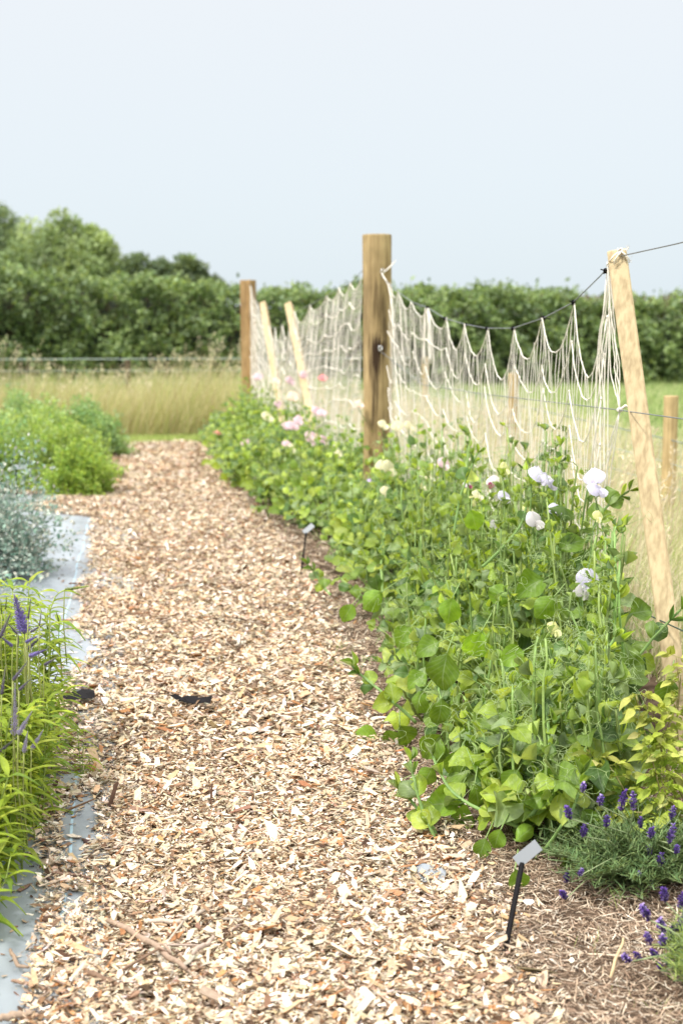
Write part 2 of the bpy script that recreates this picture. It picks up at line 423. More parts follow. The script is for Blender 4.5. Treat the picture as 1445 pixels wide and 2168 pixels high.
def scatter_chips(mb, x0, x1, y0, y1, dens, ln, pathtest=True, layer=.022):
    k = int((x1 - x0) * (y1 - y0) * dens)
    x = rs.uniform(x0, x1, k); y = rs.uniform(y0, y1, k)
    if pathtest:
        soft = rs.normal(0, .045, k)
        ok = in_path(x, y) & (x < right_lim(y) + soft + .05 * rs.rand(k))
        x, y = x[ok], y[ok]
    k = len(x)
    L_ = ln * np.exp(rs.normal(0, .55, k)); L_ = np.clip(L_, ln * .3, ln * 4.5)
    Wd = L_ * np.clip(rs.normal(.30, .16, k), .08, .85); Wd = np.minimum(Wd, .011 * (ln / .015) ** .5 + .003)
    Th = np.clip(Wd * rs.uniform(.12, .35, k), .0007, .006)
    ci = rs.choice(len(PAL), k, p=PW)
    c = PAL[ci] * rs.uniform(.76, 1.12, (k, 1)) * (1.03, 1.0, .93) * (1 + rs.normal(0, .04, (k, 3)))
    patch = .5 + .5 * np.sin(x * 3.1 + 2 * np.sin(y * 1.7)) * np.sin(y * 2.9 + 1.5 * np.sin(x * 4))
    c = c * (1 - .10 * (patch[:, None] > .7 + .3 * rs.rand(k, 1)) * np.array([.6, 1.2, 1.7]))
    z = bump(x, y) * .8 + .004 + layer * rs.rand(k) ** 1.1
    R = rotz_tilt(k, .36)
    for t_ in range(len(CT)):
        s_ = slice(t_, None, len(CT))
        mb.inst(CT[t_], np.stack([x, y, z], 1)[s_], R[s_], np.stack([Wd, L_, Th], 1)[s_], c[s_])
mb = MB()
scatter_chips(mb, -.3, .66, 1.75, 2.9, 30000, .0118)
scatter_chips(mb, -.3, .66, 1.75, 3.3, 34000, .0062)
scatter_chips(mb, -.3, .74, 2.9, 5.2, 24000, .0132)
scatter_chips(mb, -.9, .74, 5.2, 8.4, 17000, .0140)
scatter_chips(mb, -.9, .70, 8.4, 12.25, 11000, .0180)
scatter_chips(mb, -.35, .70, 1.75, 5.2, 330, .036, layer=.02)      # a few long pieces
scatter_chips(mb, -2.6, -1.15, 4.5, 12.2, 2500, .030, False)
k = 480; y = rs.uniform(1.8, 7.6, k); x = chip_edge(y) - abs(rs.normal(0, .06, k)); x[:90] = rs.uniform(-.16, -.1, 90); y[:90] = rs.uniform(2.4, 3.1, 90)
L_ = .012 * np.exp(rs.normal(0, .5, k)); W_ = L_ * rs.uniform(.2, .5, k)
for t_ in range(18):
    s_ = slice(t_, None, 18); mb.inst(CT[t_], np.stack([x, y, fabz(x, y) + .002], 1)[s_], rotz_tilt(k, .1)[s_], np.stack([W_, L_, W_ * .25], 1)[s_], (PAL[rs.randint(8, size=k)] * .9)[s_])
mb.build('wood_chips', M_chip, None, kind='stuff', world_origin=True)
# path base, mid-toned shredded wood beneath the loose chips
g = MB()
ys = np.linspace(1.2, 12.2, 240); us = np.linspace(0, 1, 24)
Yp = np.repeat(ys[:, None], 24, 1); Xp = np.where(ys > 4.6, chip_edge(ys) + .03, np.maximum(chip_edge(ys) + .09, -.075))[:, None] * (1 - us) + (right_lim(ys) + .03)[:, None] * us
lv, lt = grid_faces(24, 240)
g.add(np.stack([Xp, Yp, bump(Xp, Yp) * .8 + .0115 + 0 * Xp], -1).reshape(-1, 3), lv, lt)
m, n, l = newmat('shredded_wood')
nz = noise(n, l, 90, 8)
out(n, l, P(n, l, rampn(n, l, nz, [(.35, (.05, .03, .02)), (.5, (.22, .15, .10)), (.68, (.5, .38, .27))]), .95, .05, nz, 1., .006).outputs[0])
g.build('path', m, None, True, kind='structure', world_origin=True)

# ------------------------------------------------------------------ fine mulch under the peas
def strand_template(seed):
    r = np.random.RandomState(seed)
    y = np.linspace(-.5, .5, 4); b = r.uniform(-.12, .12, 2)
    v = []
    for i, yy in enumerate(y):
        cx = b[0] * (1 - 4 * yy * yy); cz = b[1] * (1 - 4 * yy * yy) * .4
        w = .5 if 0 < i < 3 else .25
        v += [[cx * 8 - w, yy, cz], [cx * 8, yy, cz + .5 * 0 + .03], [cx * 8 + w, yy, cz]]
    lv, lt = grid_faces(3, 4)
    return (np.array(v), lv, lt, np.zeros((12, 2)), np.ones((12, 3)))
ST = [strand_template(s) for s in range(6)]
mb = MB()
def scatter_straw(x0, x1, y0, y1, dens, ln, wd):
    k = int((x1 - x0) * (y1 - y0) * dens)
    x = rs.uniform(x0, x1, k); y = rs.uniform(y0, y1, k)
    ok = x > right_lim(y) - .05 + rs.normal(0, .05, k); x, y = x[ok], y[ok]; k = len(x)
    L_ = ln * np.exp(rs.normal(0, .5, k)); W_ = wd * rs.uniform(.6, 1.6, k)
    pal = np.array([(.29, .20, .14), (.42, .32, .23), (.17, .115, .08), (.60, .50, .38), (.74, .66, .54), (.09, .06, .045)])
    c = pal[rs.choice(6, k, p=[.25, .24, .18, .16, .09, .08])] * rs.uniform(.8, 1.2, (k, 1))
    z = bump(x, y) * .8 + .002 + .010 * rs.rand(k)
    R = rotz_tilt(k, .2)
    for t_ in range(6):
        s_ = slice(t_, None, 6); mb.inst(ST[t_], np.stack([x, y, z], 1)[s_], R[s_], np.stack([W_, L_, W_ * 2], 1)[s_], c[s_])
scatter_straw(.38, 1.35, 1.75, 3.2, 34000, .017, .0014)
scatter_straw(.40, 1.2, 3.2, 5.5, 15000, .022, .002)
scatter_straw(.45, 1.3, 5.5, 9.0, 5000, .03, .003)
mb.build('fibre_mulch', M_straw, None, kind='stuff', world_origin=True)

# ------------------------------------------------------------------ trellis: posts, stakes, wires, nets
def round_post(name, label, loc, r, h, mat, cat='post', group=None, sides=28, lean=(0, 0)):
    mb = MB()
    zs = np.concatenate([[0], np.linspace(.05, h - .012, 16), [h - .003, h]]); 
    rr = r * (1 + .012 * np.sin(zs * 9)); rr[-2] = r * .995; rr[-1] = r * .975
    pts = np.stack([loc[0] + lean[0] * zs + .004 * np.sin(zs * 3), loc[1] + lean[1] * zs, zs], 1)
    mb.tube(pts, rr, sides=sides)
    return mb
BPY_ = 6.85; BP = np.array([rowx(BPY_), BPY_, 0])
bpth = thing('round_post', 'thick round weathered timber post with dark stains, tallest in the trellis row', 'post', BP)
mb = round_post('', '', BP, .0705, 1.435, M_post); mb.build('shaft', M_post, bpth, True)
for (px, py) in ((808, 580), (803, 742), (808, 905)):
    q = A(px, py, BPY_ - .07)
    mb = MB(); mb.tube([q + (0, .03, 0), q + (0, -.012, 0)], .004, sides=8)
    th = np.linspace(0, 2 * pi, 12); mb.tube(np.stack([q[0] + .009 * np.cos(th), np.full(12, q[1] - .02), q[2] + .012 + .009 * np.sin(th)], 1), .0028, sides=6)
    ob = mb.build('screw_eye', M_steel, bpth, True)
    mb = MB(); mb.tube([q + (-.012, -.02, .002), q + (.0, -.03, -.006), q + (.03, -.02, 0)], .007, sides=6)
    kb = mb.build('tie', M_black, ob, True); kb.location = -np.array(ob.location)
    # (the tie is a sub-part of the screw eye, same origin)
def square_post(name, label, cat, base, top, wx, wy, mat, group=None, ang=0., pn='shaft'):
    base = np.asarray(base, float); top = np.asarray(top, float)
    o = thing(name, label, cat, (base[0], base[1], 0), group)
    ax = nrm(top - base); h = np.linalg.norm(top - base)
    side = nrm(np.cross(ax, [sin(ang), cos(ang), 0])); fw = np.cross(side, ax)
    mb = MB(); nseg = 9
    for_v = []; b = .0035
    prof = [(-wx / 2 + b, -wy / 2), (wx / 2 - b, -wy / 2), (wx / 2, -wy / 2 + b), (wx / 2, wy / 2 - b), (wx / 2 - b, wy / 2), (-wx / 2 + b, wy / 2), (-wx / 2, wy / 2 - b), (-wx / 2, -wy / 2 + b)]
    zs = np.concatenate([np.linspace(0, h - .003, nseg), [h]])
    for i, z in enumerate(zs):
        k = 1.0 if i < nseg else .95
        for (u, v) in prof: for_v.append(base + ax * z + side * u * k + fw * v * k)
    i = np.arange(nseg)[:, None] * 8; j = np.arange(8)[None]; j2 = (j + 1) % 8
    q = np.stack([i + j, i + j2, i + 8 + j2, i + 8 + j], -1).reshape(-1, 4)
    lv = np.concatenate([q.ravel(), nseg * 8 + np.arange(8), np.arange(8)[::-1]]); lt = np.concatenate([np.full(len(q), 4), [8, 8]])
    mb.add(np.array(for_v), lv, lt)
    mb.build(pn, mat, o)
    return o
# near leaning stake
nb = N(1447, 1605); nb[2] = 0; nt_ = N(1305, 536)
NS = square_post('leaning_stake', 'pale sawn stake leaning at the near end of the net, knotted twine on top', 'stake', nb - (nt_ - nb) * .05, nt_, .050, .046, M_stake, 'leaning timber stakes', .35)
# far post and the two far leaning stakes
FPY = 12.5; FP = np.array([rowx(FPY), FPY, 0])
fx = A(528, 700, FPY)[0]
square_post('square_post', 'brown square end post standing at the far end of the trellis row', 'post', (fx, FPY, 0), (fx - .01, FPY, A(528, 593, FPY)[2]), .105, .10, M_post2, None, .65)
t1 = N(611, 645); square_post('leaning_stake', 'pale stake leaning through the middle of the far net', 'stake', (rowx(8.3), 8.3, 0), t1, .05, .045, M_stake, 'leaning timber stakes', .3)
t2 = N(557, 643); square_post('leaning_stake', 'pale stake half hidden in netting right behind the far square post', 'stake', (rowx(9.9), 9.9, 0), t2, .05, .045, M_stake, 'leaning timber stakes', .3)

TW = (.88, .84, .76)
def jit(pts, a):
    pts = np.asarray(pts, float).copy(); pts[1:-1] += rs.normal(0, a, (len(pts) - 2, 3)); return pts
def interp_poly(pts, k):
    pts = np.asarray(pts, float); d = np.concatenate([[0], np.cumsum(np.linalg.norm(np.diff(pts, axis=0), axis=1))])
    s_ = np.linspace(0, d[-1], k); return np.stack([np.interp(s_, d, pts[:, i]) for i in range(3)], 1)
def fuzz(mb, pts, k, ln=.008, col=(.7, .62, .5)):
    P_ = interp_poly(pts, max(2, k)); 
    for p in P_:
        d = nrm(rs.normal(0, 1, 3)) * rs.uniform(.3, 1) * ln
        mb.tube([p, p + d * .5 + rs.normal(0, .001, 3), p + d], [.0004, .0003, .0002], col, 3, cap=False)
# near bay top wire with its ties
peaks_px = [(822, 600), (840, 617), (873, 640), (904, 651), (941, 674), (985, 687), (1030, 695), (1085, 695), (1150, 673), (1213, 640), (1281, 573)]
lows_px = [(831, 628), (862, 655), (894, 670), (927, 697), (966, 740), (1009, 754), (1057, 805), (1119, 760), (1179, 747), (1244, 800)]
w = thing('top_wire', 'sagging grey wire with black cable ties holding the top of the near net', 'wire', (rowx(4.5), 4.5, 0))
wp = [N(a, b) for a, b in peaks_px]
wpts = np.array([N(805, 583)] + wp + [N(1300, 545), N(1445, 513), (rowx(1.2), 1.2, 1.36)])
mb = MB(); mb.tube(interp_poly(wpts, 90), .0017, sides=6); mb.build('wire_strand', M_wire, w, True)
for i, p in enumerate(wp[3:]):
    mb = MB(); th = np.linspace(0, 2 * pi, 9)
    mb.tube(np.stack([p[0] + .006 * np.cos(th), p[1] + 0 * th, p[2] + .006 * np.sin(th)], 1), .0019, sides=5)
    d = nrm(np.array([.7 * rs.choice([-1, 1]), -.5, rs.uniform(-.2, .3)])) * rs.uniform(.020, .030)
    mb.tube([p, p + d], .0016, sides=4); mb.tube([p - d * .2, p + d * .15], .005, sides=6); mb.tube([p - (.0, 0, .003), p + (-.006, 0, -.008)], .0025, sides=5)
    mb.build('cable_tie', M_black, w)
w2 = thing('middle_wire', 'straight grey wire crossing the near net at half height', 'wire', (rowx(4.5), 4.5, 0))
mb = MB(); mp_ = [N(803, 742), N(895, 815), N(1037, 836), N(1310, 868), N(1335, 872, -.03), N(1445, 887, -.03), np.array([rowx(1.3) - .03, 1.3, .8])]
mb.tube(interp_poly(mp_, 60), .0016, sides=6); mb.build('wire_strand', M_wire, w2, True)
w3 = thing('lower_wire', 'thin dark green wire running low through the near sweet peas to the leaning stake', 'wire', (rowx(4.5), 4.5, 0))
mb = MB(); mb.tube([BP + (.0, -.05, .27), N(1258, 1250), N(1445, 1336, -.03), np.array([rowx(1.3) - .03, 1.3, .28])], .0018, sides=6); mb.build('wire_strand', M_gwire, w3, True)

def catcurve(a, b, low, k=9):
    """scallop through a, low, b"""
    t = np.linspace(0, 1, k); a, b, low = map(np.asarray, (a, b, low))
    tl = np.linalg.norm((low - a)[:2]) / (np.linalg.norm((b - a)[:2]) + 1e-9); tl = min(max(tl, .2), .8)
    s_ = t; base = a + (b - a) * s_[:, None]
    zl = (a + (b - a) * tl)[2] - low[2]
    sh = np.where(t < tl, 1 - (1 - t / tl) ** 2.0, 1 - ((t - tl) / (1 - tl)) ** 2.0)
    base[:, 2] -= zl * sh; return base
def net(name, label, loc, peaks, lows, nrows, drop, zbot, spacing, r_cord, r_str, shrink=.8, hair=0, seed=1, fixed=()):
    r_ = np.random.RandomState(seed)
    o = thing(name, label, 'net', loc, 'twine nets on the trellis')
    curves = []
    for r in range(nrows):
        f_ = shrink ** r
        pts = []
        off = r_.normal(0, .012, len(peaks)) * (r > 0); offl = r_.normal(0, .02, len(lows)) * (r > 0)
        for i in range(len(peaks) - 1):
            a = np.array(peaks[i]) + (0, 0, -drop * r + off[i]); b = np.array(peaks[i + 1]) + (0, 0, -drop * r + off[i + 1])
            lw = np.array(lows[i])
            mid = (a[2] + b[2]) / 2
            dip = ((peaks[i][2] + peaks[i + 1][2]) / 2 - lows[i][2]) * f_
            lw = np.array([lw[0], lw[1], mid - dip + offl[i]])
            # later rows sag sharper and drift sideways
            c = catcurve(a, b, lw)
            pts.append(c if i == 0 else c[1:])
        pts = np.concatenate(pts)
        pts[:, 0] += r_.normal(0, .0012, len(pts)) + .006 * np.sin(pts[:, 1] * 7 + r)
        pts[:, 2] += r_.normal(0, .0015, len(pts))
        if r and hair:      # here and there a cord has slipped
            pts[:, 2] += .012 * np.sin(pts[:, 1] * 11 + r * 2.3)
        curves.append(pts)
        keep = pts[:, 2] > zbot - .03
        mb = MB(); seg = []
        for p, kf in zip(pts, keep):
            if kf: seg.append(p)
            else:
                if len(seg) > 2: mb.tube(seg, r_cord, TW, 6)
                seg = []
        if len(seg) > 2: mb.tube(seg, r_cord, TW, 6)
        if hair: fuzz(mb, pts[len(pts) // 3:], 70)
        for q in pts[8::8]:      # knots
            if q[2] > zbot: mb.tube([q + (0, 0, r_cord * 2.2), q + (0, 0, r_cord), q, q - (0, 0, r_cord * 2), q - (0, 0, r_cord * 3)], np.array([.8, 1.7, 2.0, 1.6, .7]) * r_cord, TW, 6)
        if mb.n: mb.build('cord', M_twine, o, True)
    y0, y1 = peaks[0][1], peaks[-1][1]
    k = int(abs(y1 - y0) / spacing); mb = MB()
    top = curves[0]; order = np.argsort(top[:, 1])
    for i in range(k):
        y = y0 + (y1 - y0) * (i + .5 + r_.uniform(-.25, .25)) / k
        zt = np.interp(y, top[order, 1], top[order, 2]); xt = np.interp(y, top[order, 1], top[order, 0])
        zb = zbot + r_.uniform(-.05, .05)
        if zt - zb < .05: continue
        zz = np.linspace(zt, zb, 10)
        pts = np.stack([xt + .004 * np.sin(zz * 23 + i) + r_.normal(0, .0008, 10), y + np.cumsum(r_.normal(0, .0016, 10)), zz], 1)
        mb.tube(pts, r_str, np.array(TW) * r_.uniform(.85, 1.05), 4, cap=False)
        if hair and y < 4.9: fuzz(mb, pts, 12, .006)
    mb.build('vertical_strings', M_twine, o, True)
    return o
ns1 = net('twine_net', 'cream jute net hanging in scallops between the round post and the near leaning stake', (rowx(5), 5, 0), [N(a, b) for a, b in peaks_px], [N(a, b) for a, b in lows_px], 7, .118, .33, .022, .0017, .0011, .86, 1, 3)
# the gathered end of the net and its knots
mb = MB()
tp = N(1290, 556); kn = N(1311, 868); kn2 = N(1273, 1258); end = N(1264, 1450)
for i in range(9):
    a = tp + rs.normal(0, .003, 3)
    px = 1262 + i * 6.2
    zz = np.linspace(0, 1, 12)
    mid = N(px + rs.uniform(-3, 3), 760 + rs.uniform(-30, 30)); b = N(px + rs.uniform(-6, 4), 1040) if i < 5 else kn
    pts = np.concatenate([interp_poly([a, (a + mid) / 2 + rs.normal(0, .004, 3), mid], 8), interp_poly([mid, b], 8)[1:]])
    pts = jit(pts, .0015); mb.tube(pts, .0013 + .0006 * rs.rand(), TW, 5); fuzz(mb, pts, 26, .007)
    if i >= 5:
        c = kn2 + rs.normal(0, .006, 3); m1 = N(1290 - 8 * (i - 5) + rs.uniform(-3, 3), 1020)
        pts = jit(interp_poly([kn, m1, c], 14), .0015); mb.tube(pts, .0014, TW, 5); fuzz(mb, pts, 20, .006)
mb.tube(jit(interp_poly([kn2, N(1268, 1340), end], 9), .0015), .0026, TW, 6)
mb.tube(jit(interp_poly([kn2 + (-.004, 0, 0), N(1258, 1330), N(1254, 1440)], 9), .0015), .0016, TW, 6)
for c, s_ in ((kn, .011), (kn2, .008), (tp, .006)):
    for j in range(5):
        th = np.linspace(0, 5, 10); ax = nrm(rs.normal(0, 1, 3)); u_ = nrm(np.cross(ax, (1, .3, .2))); v_ = np.cross(ax, u_)
        mb.tube(c + s_ * .6 * (np.cos(th)[:, None] * u_ + np.sin(th)[:, None] * v_), .0024, TW, 5)
mb.tube([kn, kn + (.012, -.01, .012), kn + (.02, -.012, .008)], [.003, .004, .003], TW, 6)
mb.build('gathered_end', M_twine, ns1, True)
# knot and frayed ends at the stake top (part of the net's twine)
mb = MB(); hub = nt_ + np.array([-.004, -.035, .004])
th = np.linspace(0, 2 * pi, 14)
mb.tube(interp_poly([N(1283, 563), N(1290, 552, -.03), hub + (-.012, -.006, -.006), hub], 8), .0022, TW, 5)
for j in range(6):
    a2 = rs.uniform(0, 6.28); mb.tube(hub + .006 * np.stack([np.cos(th + a2), .5 * np.sin(th * 1.3), np.sin(th + j)], 1), .0016, TW, 5)
for dx, dz in ((-.018, -.036), (-.012, -.03), (.018, -.038), (.024, -.03), (.012, -.02), (.02, .008)):
    pts = hub + np.array([[0, 0, 0], [dx * .4, -.01, dz * .25], [dx * .9, -.008, dz * .65], [dx, -.006, dz]]); mb.tube(jit(pts, .001), .0014, TW, 5); fuzz(mb, pts[2:], 12, .012)
mb.build('stake_knot', M_twine, ns1, True)
mb = MB(); a0 = A(808, 580, BPY_ - .09); mb.tube([a0, A(820, 570, BPY_ - .09), A(834, 555, BPY_ - .03), A(836, 552, BPY_ + .03)], .0032, TW, 6)
mb.tube(interp_poly([a0, N(822, 603), N(829, 640), N(833, 720), N(838, 800), N(850, 920)], 12), .003, TW, 6)
mb.build('end_cord', M_twine, ns1, True)
# loop knotted over the wire
mb = MB()
for (a_, b_) in ((897, 905), (899, 909)):
    mb.tube(interp_poly([N(a_ - 2, 770), N(a_, 700), N(a_ + 1, 660), N((a_ + b_) / 2, 649), N(b_, 662), N(b_ + 1, 700), N(b_ + 3, 770)], 16), .003, TW, 6)
mb.build('hanging_loop', M_twine, ns1, True)

# far bay
pk = [(762, 590), (741, 600), (720, 611), (689, 628), (654, 647), (625, 661)]
lw = [(750, 612), (730, 626), (704, 635), (671, 657), (637, 683)]
peaks = [N(a, b) for a, b in pk]; lows = [N(a, b) for a, b in lw]
for Y, z, dz in ((9.95, 1.06, .12), (10.35, 1.0, .12), (10.75, .98, .10), (11.15, 1.0, .10), (11.6, 1.10, .08), (12.0, 1.2, .06), (12.4, 1.34, .05)):
    q0 = peaks[-1]; p = np.array([rowx(Y), Y, z]); lows.append((q0 + p) / 2 - (0, 0, dz)); peaks.append(p)
ns2 = net('twine_net', 'cream jute net stretched from the round post back to the square far post', (rowx(9.5), 9.5, 0), peaks, lows, 9, .105, .30, .034, .0027, .0016, .72, 0, 5)
w4 = thing('top_wire', 'thin wire along the far net between the round post and the far square post', 'wire', (rowx(9.5), 9.5, 0))
mb = MB(); mb.tube(interp_poly([BP + (0, .07, 1.33)] + peaks[1:-1] + [np.array([fx, FPY - .06, 1.37])], 50), .002, sides=5); mb.build('wire_strand', M_wire, w4, True)

# ------------------------------------------------------------------ stock fence behind (right side and across the back)
def fence(name, label, pts, zs, vstep, posts, r=.0018, vr=.001, psize=.034, pm=None):
    pm = pm or M_fpost
    o = thing(name, label, 'fence', (pts[0][0], pts[0][1], 0), 'wire fences round the garden')
    pts = np.array(pts, float); mbw = MB()
    for z in zs:
        q = np.concatenate([pts, np.full((len(pts), 1), z)], 1); mbw.tube(interp_poly(q, 40), r * (1.6 if z == zs[0] else 1), sides=4, cap=False)
    d = np.linalg.norm(np.diff(pts, axis=0), axis=1).sum(); k = int(d / vstep)
    vp = interp_poly(np.concatenate([pts, np.zeros((len(pts), 1))], 1), k)
    for p in vp: mbw.tube([p + (0, 0, zs[1]), p + (0, 0, .02)], vr, sides=3, cap=False)
    mbw.build('wire_mesh', M_fwire, o, True)
    for (x, y, h) in posts:
        mb = round_post('', '', (x, y, 0), psize, h, pm, sides=18); mb.build('fence_post', pm, o, True)
    return o
M_fwire = plain('pale_mesh_wire', (.42, .50, .48), .5, .4, .3)
q1 = A(1418, 838, 6.4); q2 = A(1085, 790, 9.5); q3 = A(899, 756, 14.2)
fence('wire_fence', 'stock fence with round-topped posts running along the dry grass on the right', [(q1[0] - .2, 3.0), (q1[0], 6.4), (q2[0], 9.5), (q3[0], 14.9)], [.47, .47, .36, .25, .13], .10,
      [(q1[0], 6.4, q1[2]), (q2[0], 9.5, q2[2]), (q3[0], 14.2, q3[2])])
bz = A(300, 760, 15.0)[2]
fence('wire_fence', 'low wire fence stretched behind the long grass in front of the left hedge', [(-4.5, 15), (q3[0], 15.0)], [bz, bz - .12, bz - .25, bz - .4, .1], .16,
      [(A(270, 780, 15)[0], 15.04, bz - .01), (-3.2, 15.04, bz), (1.75, 15.04, bz)], .0028, .0016, .034, M_bark)

# ------------------------------------------------------------------ sweet peas
PT = [leaf_template(.80, 7, 8, .30, .38, .075, seed=s, belly=b, n=.8, blunt=.16) for s, b in ((1, .48), (2, .52), (3, .46))]
PT += [leaf_template(.88, 7, 8, .75, .65, .11, seed=s, belly=.5, n=.8, blunt=.16) for s in (4, 5)]
PT += [leaf_template(.74, 7, 8, -.65, .6, .11, seed=s, belly=.48, n=.75, blunt=.15) for s in (6, 7)]
PT_fold = [leaf_template(.42, 5, 7, 1.3, .15, .05, seed=s, fold=.6, belly=.45) for s in (8, 9)]
PT_lo = [leaf_template(.80, 3, 5, .3, .35, .06, seed=s, belly=.5, n=.75, blunt=.25) for s in (11, 12, 13)]
HX = [(PT, 0), (PT_lo, 0)]
PEA_COLS = np.array([(.18, .29, .045), (.28, .40, .045), (.095, .185, .045), (.36, .48, .06), (.25, .35, .15), (.42, .52, .10)])
PEA_W = [.26, .22, .20, .13, .12, .07]
def add_leaves(mb, lib, pos, d, nn, size, col):
    pos, d, nn, size, col = map(np.asarray, (pos, d, nn, size, col))
    if len(pos) == 0: return
    R = frames(d, nn)
    for t_ in range(len(lib)):
        s_ = slice(t_, None, len(lib)); mb.inst(lib[t_], pos[s_], R[s_], size[s_], col[s_])
def tendril(mb, p, d, ln, r=.00065, col=(.42, .55, .24), coils=2.5):
    k = 26; t = np.linspace(0, 1, k); d = nrm(d); u_ = nrm(np.cross(d, (.3, .2, 1))); v_ = np.cross(d, u_)
    rad = ln * .2 * np.clip(t - .35, 0, 1) * 1.5
    a = coils * 2 * pi * np.clip(t - .3, 0, 1) + rs.uniform(0, 6)
    pts = p + d * (np.minimum(t, .55) * ln + (t - .55).clip(0) * ln * .3)[:, None] + u_ * (rad * np.cos(a))[:, None] + v_ * (rad * np.sin(a))[:, None]
    pts[:, 2] -= .15 * ln * t ** 2
    mb.tube(pts, np.linspace(r, r * .6, k), col, 3, cap=False)
STEMC = (.27, .40, .13)
def pea_stem(st, lv, td, base, tip, lod, bow=.1, nodes=None, big=1.0, upright=False, leafy=1.0):
    base, tip = np.asarray(base, float), np.asarray(tip, float)
    L_ = np.linalg.norm(tip - base); k = 10
    t = np.linspace(0, 1, k)[:, None]
    out_ = np.array([-.6, -.25, 0]) + rs.normal(0, .3, 3) * (1, 1, 0)
    ctrl = (base + tip) / 2 + out_ * bow + np.array([0, 0, bow * .7])
    pts = (1 - t) ** 2 * base + 2 * t * (1 - t) * ctrl + t ** 2 * tip
    pts[1:] += np.cumsum(rs.normal(0, .004, (k - 1, 3)), axis=0)
    sc = np.array(STEMC) * rs.uniform(.75, 1.2) * (rs.uniform(.9, 1.15), 1, .9)
    st.tube(pts, np.linspace(.0030, .0018, k), sc, 4 if lod else 6, flat=2.0)
    nn = nodes or max(3, int(L_ / .070))
    ip = interp_poly(pts, nn + 1)[1:]; tg = np.gradient(ip, axis=0)
    az = rs.uniform(0, 6.28)
    for i, p in enumerate(ip):
        f_ = i / max(1, nn - 1)
        az += pi + rs.normal(0, .5)
        o_ = np.array([cos(az), sin(az), 0.35]) + np.array([-.45, -.35, 0]); o_ = nrm(o_ + nrm(tg[i]) * .35)
        pl = rs.uniform(.02, .045) * (1 - .5 * f_) * big
        q = p + o_ * pl
        if not lod: st.tube([p, (p + q) / 2 + (0, 0, .004), q], [.0014, .0012, .001], sc, 4, flat=1.8, cap=False)
        sz = (rs.uniform(.050, .080) * (1 - .45 * f_ ** 2)) * big
        if f_ > .78 and rs.rand() < .8:
            lib = 1; sz *= .75
        else: lib = 0
        if upright and f_ > .4: lib = 1; sz *= .78
        for s_ in (-1, 1):
            if rs.rand() > leafy: continue
            sd_ = np.cross(o_, (0, 0, 1)) * s_
            d = nrm(o_ * .7 + sd_ * .75 + np.array([0, 0, rs.normal(.05, .3) - .25 * (lib == 0)]) + (np.array([0, 0, .9]) if lib else 0))
            n_ = nrm(np.array([-.35, -.45, .85]) + rs.normal(0, .45, 3))
            lv.append((lib, q, d, n_, sz * rs.uniform(.85, 1.1)))
        if rs.rand() < (.5 if not lod else .2) and f_ > .15:
            for _ in range(1 if lod else 2): tendril(td, q, o_ + rs.normal(0, .5, 3) + (0, 0, .3), rs.uniform(.06, .13), .00065 if not lod else .0012)
    return pts
def petal_grid(w, h, nu, nv, fn):
    u = np.linspace(-1, 1, nu); v = np.linspace(0, 1, nv); U, V = np.meshgrid(u, v)
    x, y, z = fn(U, V); lv, lt = grid_faces(nu, nv)
    return np.stack([x * w, y * h, z * w], -1).reshape(-1, 3), lv, lt
def flower_mesh(c1, c2, seed, mark=None):
    """sweet pea: broad ruffled standard at the back, two wings over the keel. faces local -Y, up +Z, size 1"""
    r = np.random.RandomState(seed); mb = MB(); ph = r.uniform(0, 6, 4)
    def std(U, V):
        wd = np.sin(np.clip(V * .86 + .10, 0, 1) * pi) ** .55
        notch = 1 - .10 * np.exp(-(U / .16) ** 2) * V
        x = U * wd * .60
        z = V * notch * (1 - .16 * U ** 2) * .88
        y = -.12 + .34 * V ** 1.4 + .20 * U ** 2 * (.3 + V) + .05 * np.sin(U * 7 + ph[0]) * V ** 2 + .04 * np.sin(V * 8 + U * 5 + ph[1]) * V * abs(U)
        return x, y, z
    v, lv, lt = petal_grid(1, 1, 15, 10, std)
    cc = np.tile(np.asarray(c1, float), (len(v), 1)) * (.90 + .10 * np.linspace(0, 1, len(v)))[:, None]
    mb.add(v, lv, lt, cc)
    for s_ in (-1, 1):
        def wing(U, V):
            wd = np.sin(np.clip(V * .85 + .08, 0, 1) * pi) ** .6 * .27
            x = s_ * (.02 + .16 * V * (1 - .3 * V) + .14 * (U + 1) / 2 * V) + .02 * np.sin(V * 7 + ph[2])
            z = .10 + U * wd * 1.05 - .20 * V ** 1.3 + .12 * V
            y = -.10 - V * .52 + .07 * U ** 2 + .02 * np.sin(U * 6 + ph[3])
            return x, y, z
        v, lv, lt = petal_grid(1, 1, 8, 8, wing); mb.add(v, lv, lt, np.asarray(c2))
    def keel(U, V):
        return U * .10 * np.sin(V * pi * .8 + .2), -.08 - V * .36 - .03 * np.cos(U * 2), .02 - .14 * V + .12 * abs(U) * .5
    v, lv, lt = petal_grid(1, 1, 5, 5, keel); mb.add(v, lv, lt, np.asarray(mark or c2) * .97)
    return mb
FC = {'lilac': ((.70, .67, .86), (.76, .73, .87)), 'cream': ((.80, .76, .50), (.84, .80, .60)), 'pink': ((.84, .60, .68), (.86, .70, .75)),
      'coral': ((.88, .30, .33), (.9, .42, .42)), 'magenta': ((.66, .20, .60), (.72, .32, .68)), 'white': ((.76, .72, .76), (.80, .77, .78)),
      'yellow': ((.80, .80, .36), (.84, .84, .48)), 'maroon': ((.88, .80, .84), (.40, .10, .18)), 'violet': ((.62, .48, .80), (.72, .58, .86)), 'peach': ((.92, .72, .60), (.94, .80, .70))}
FM = {}
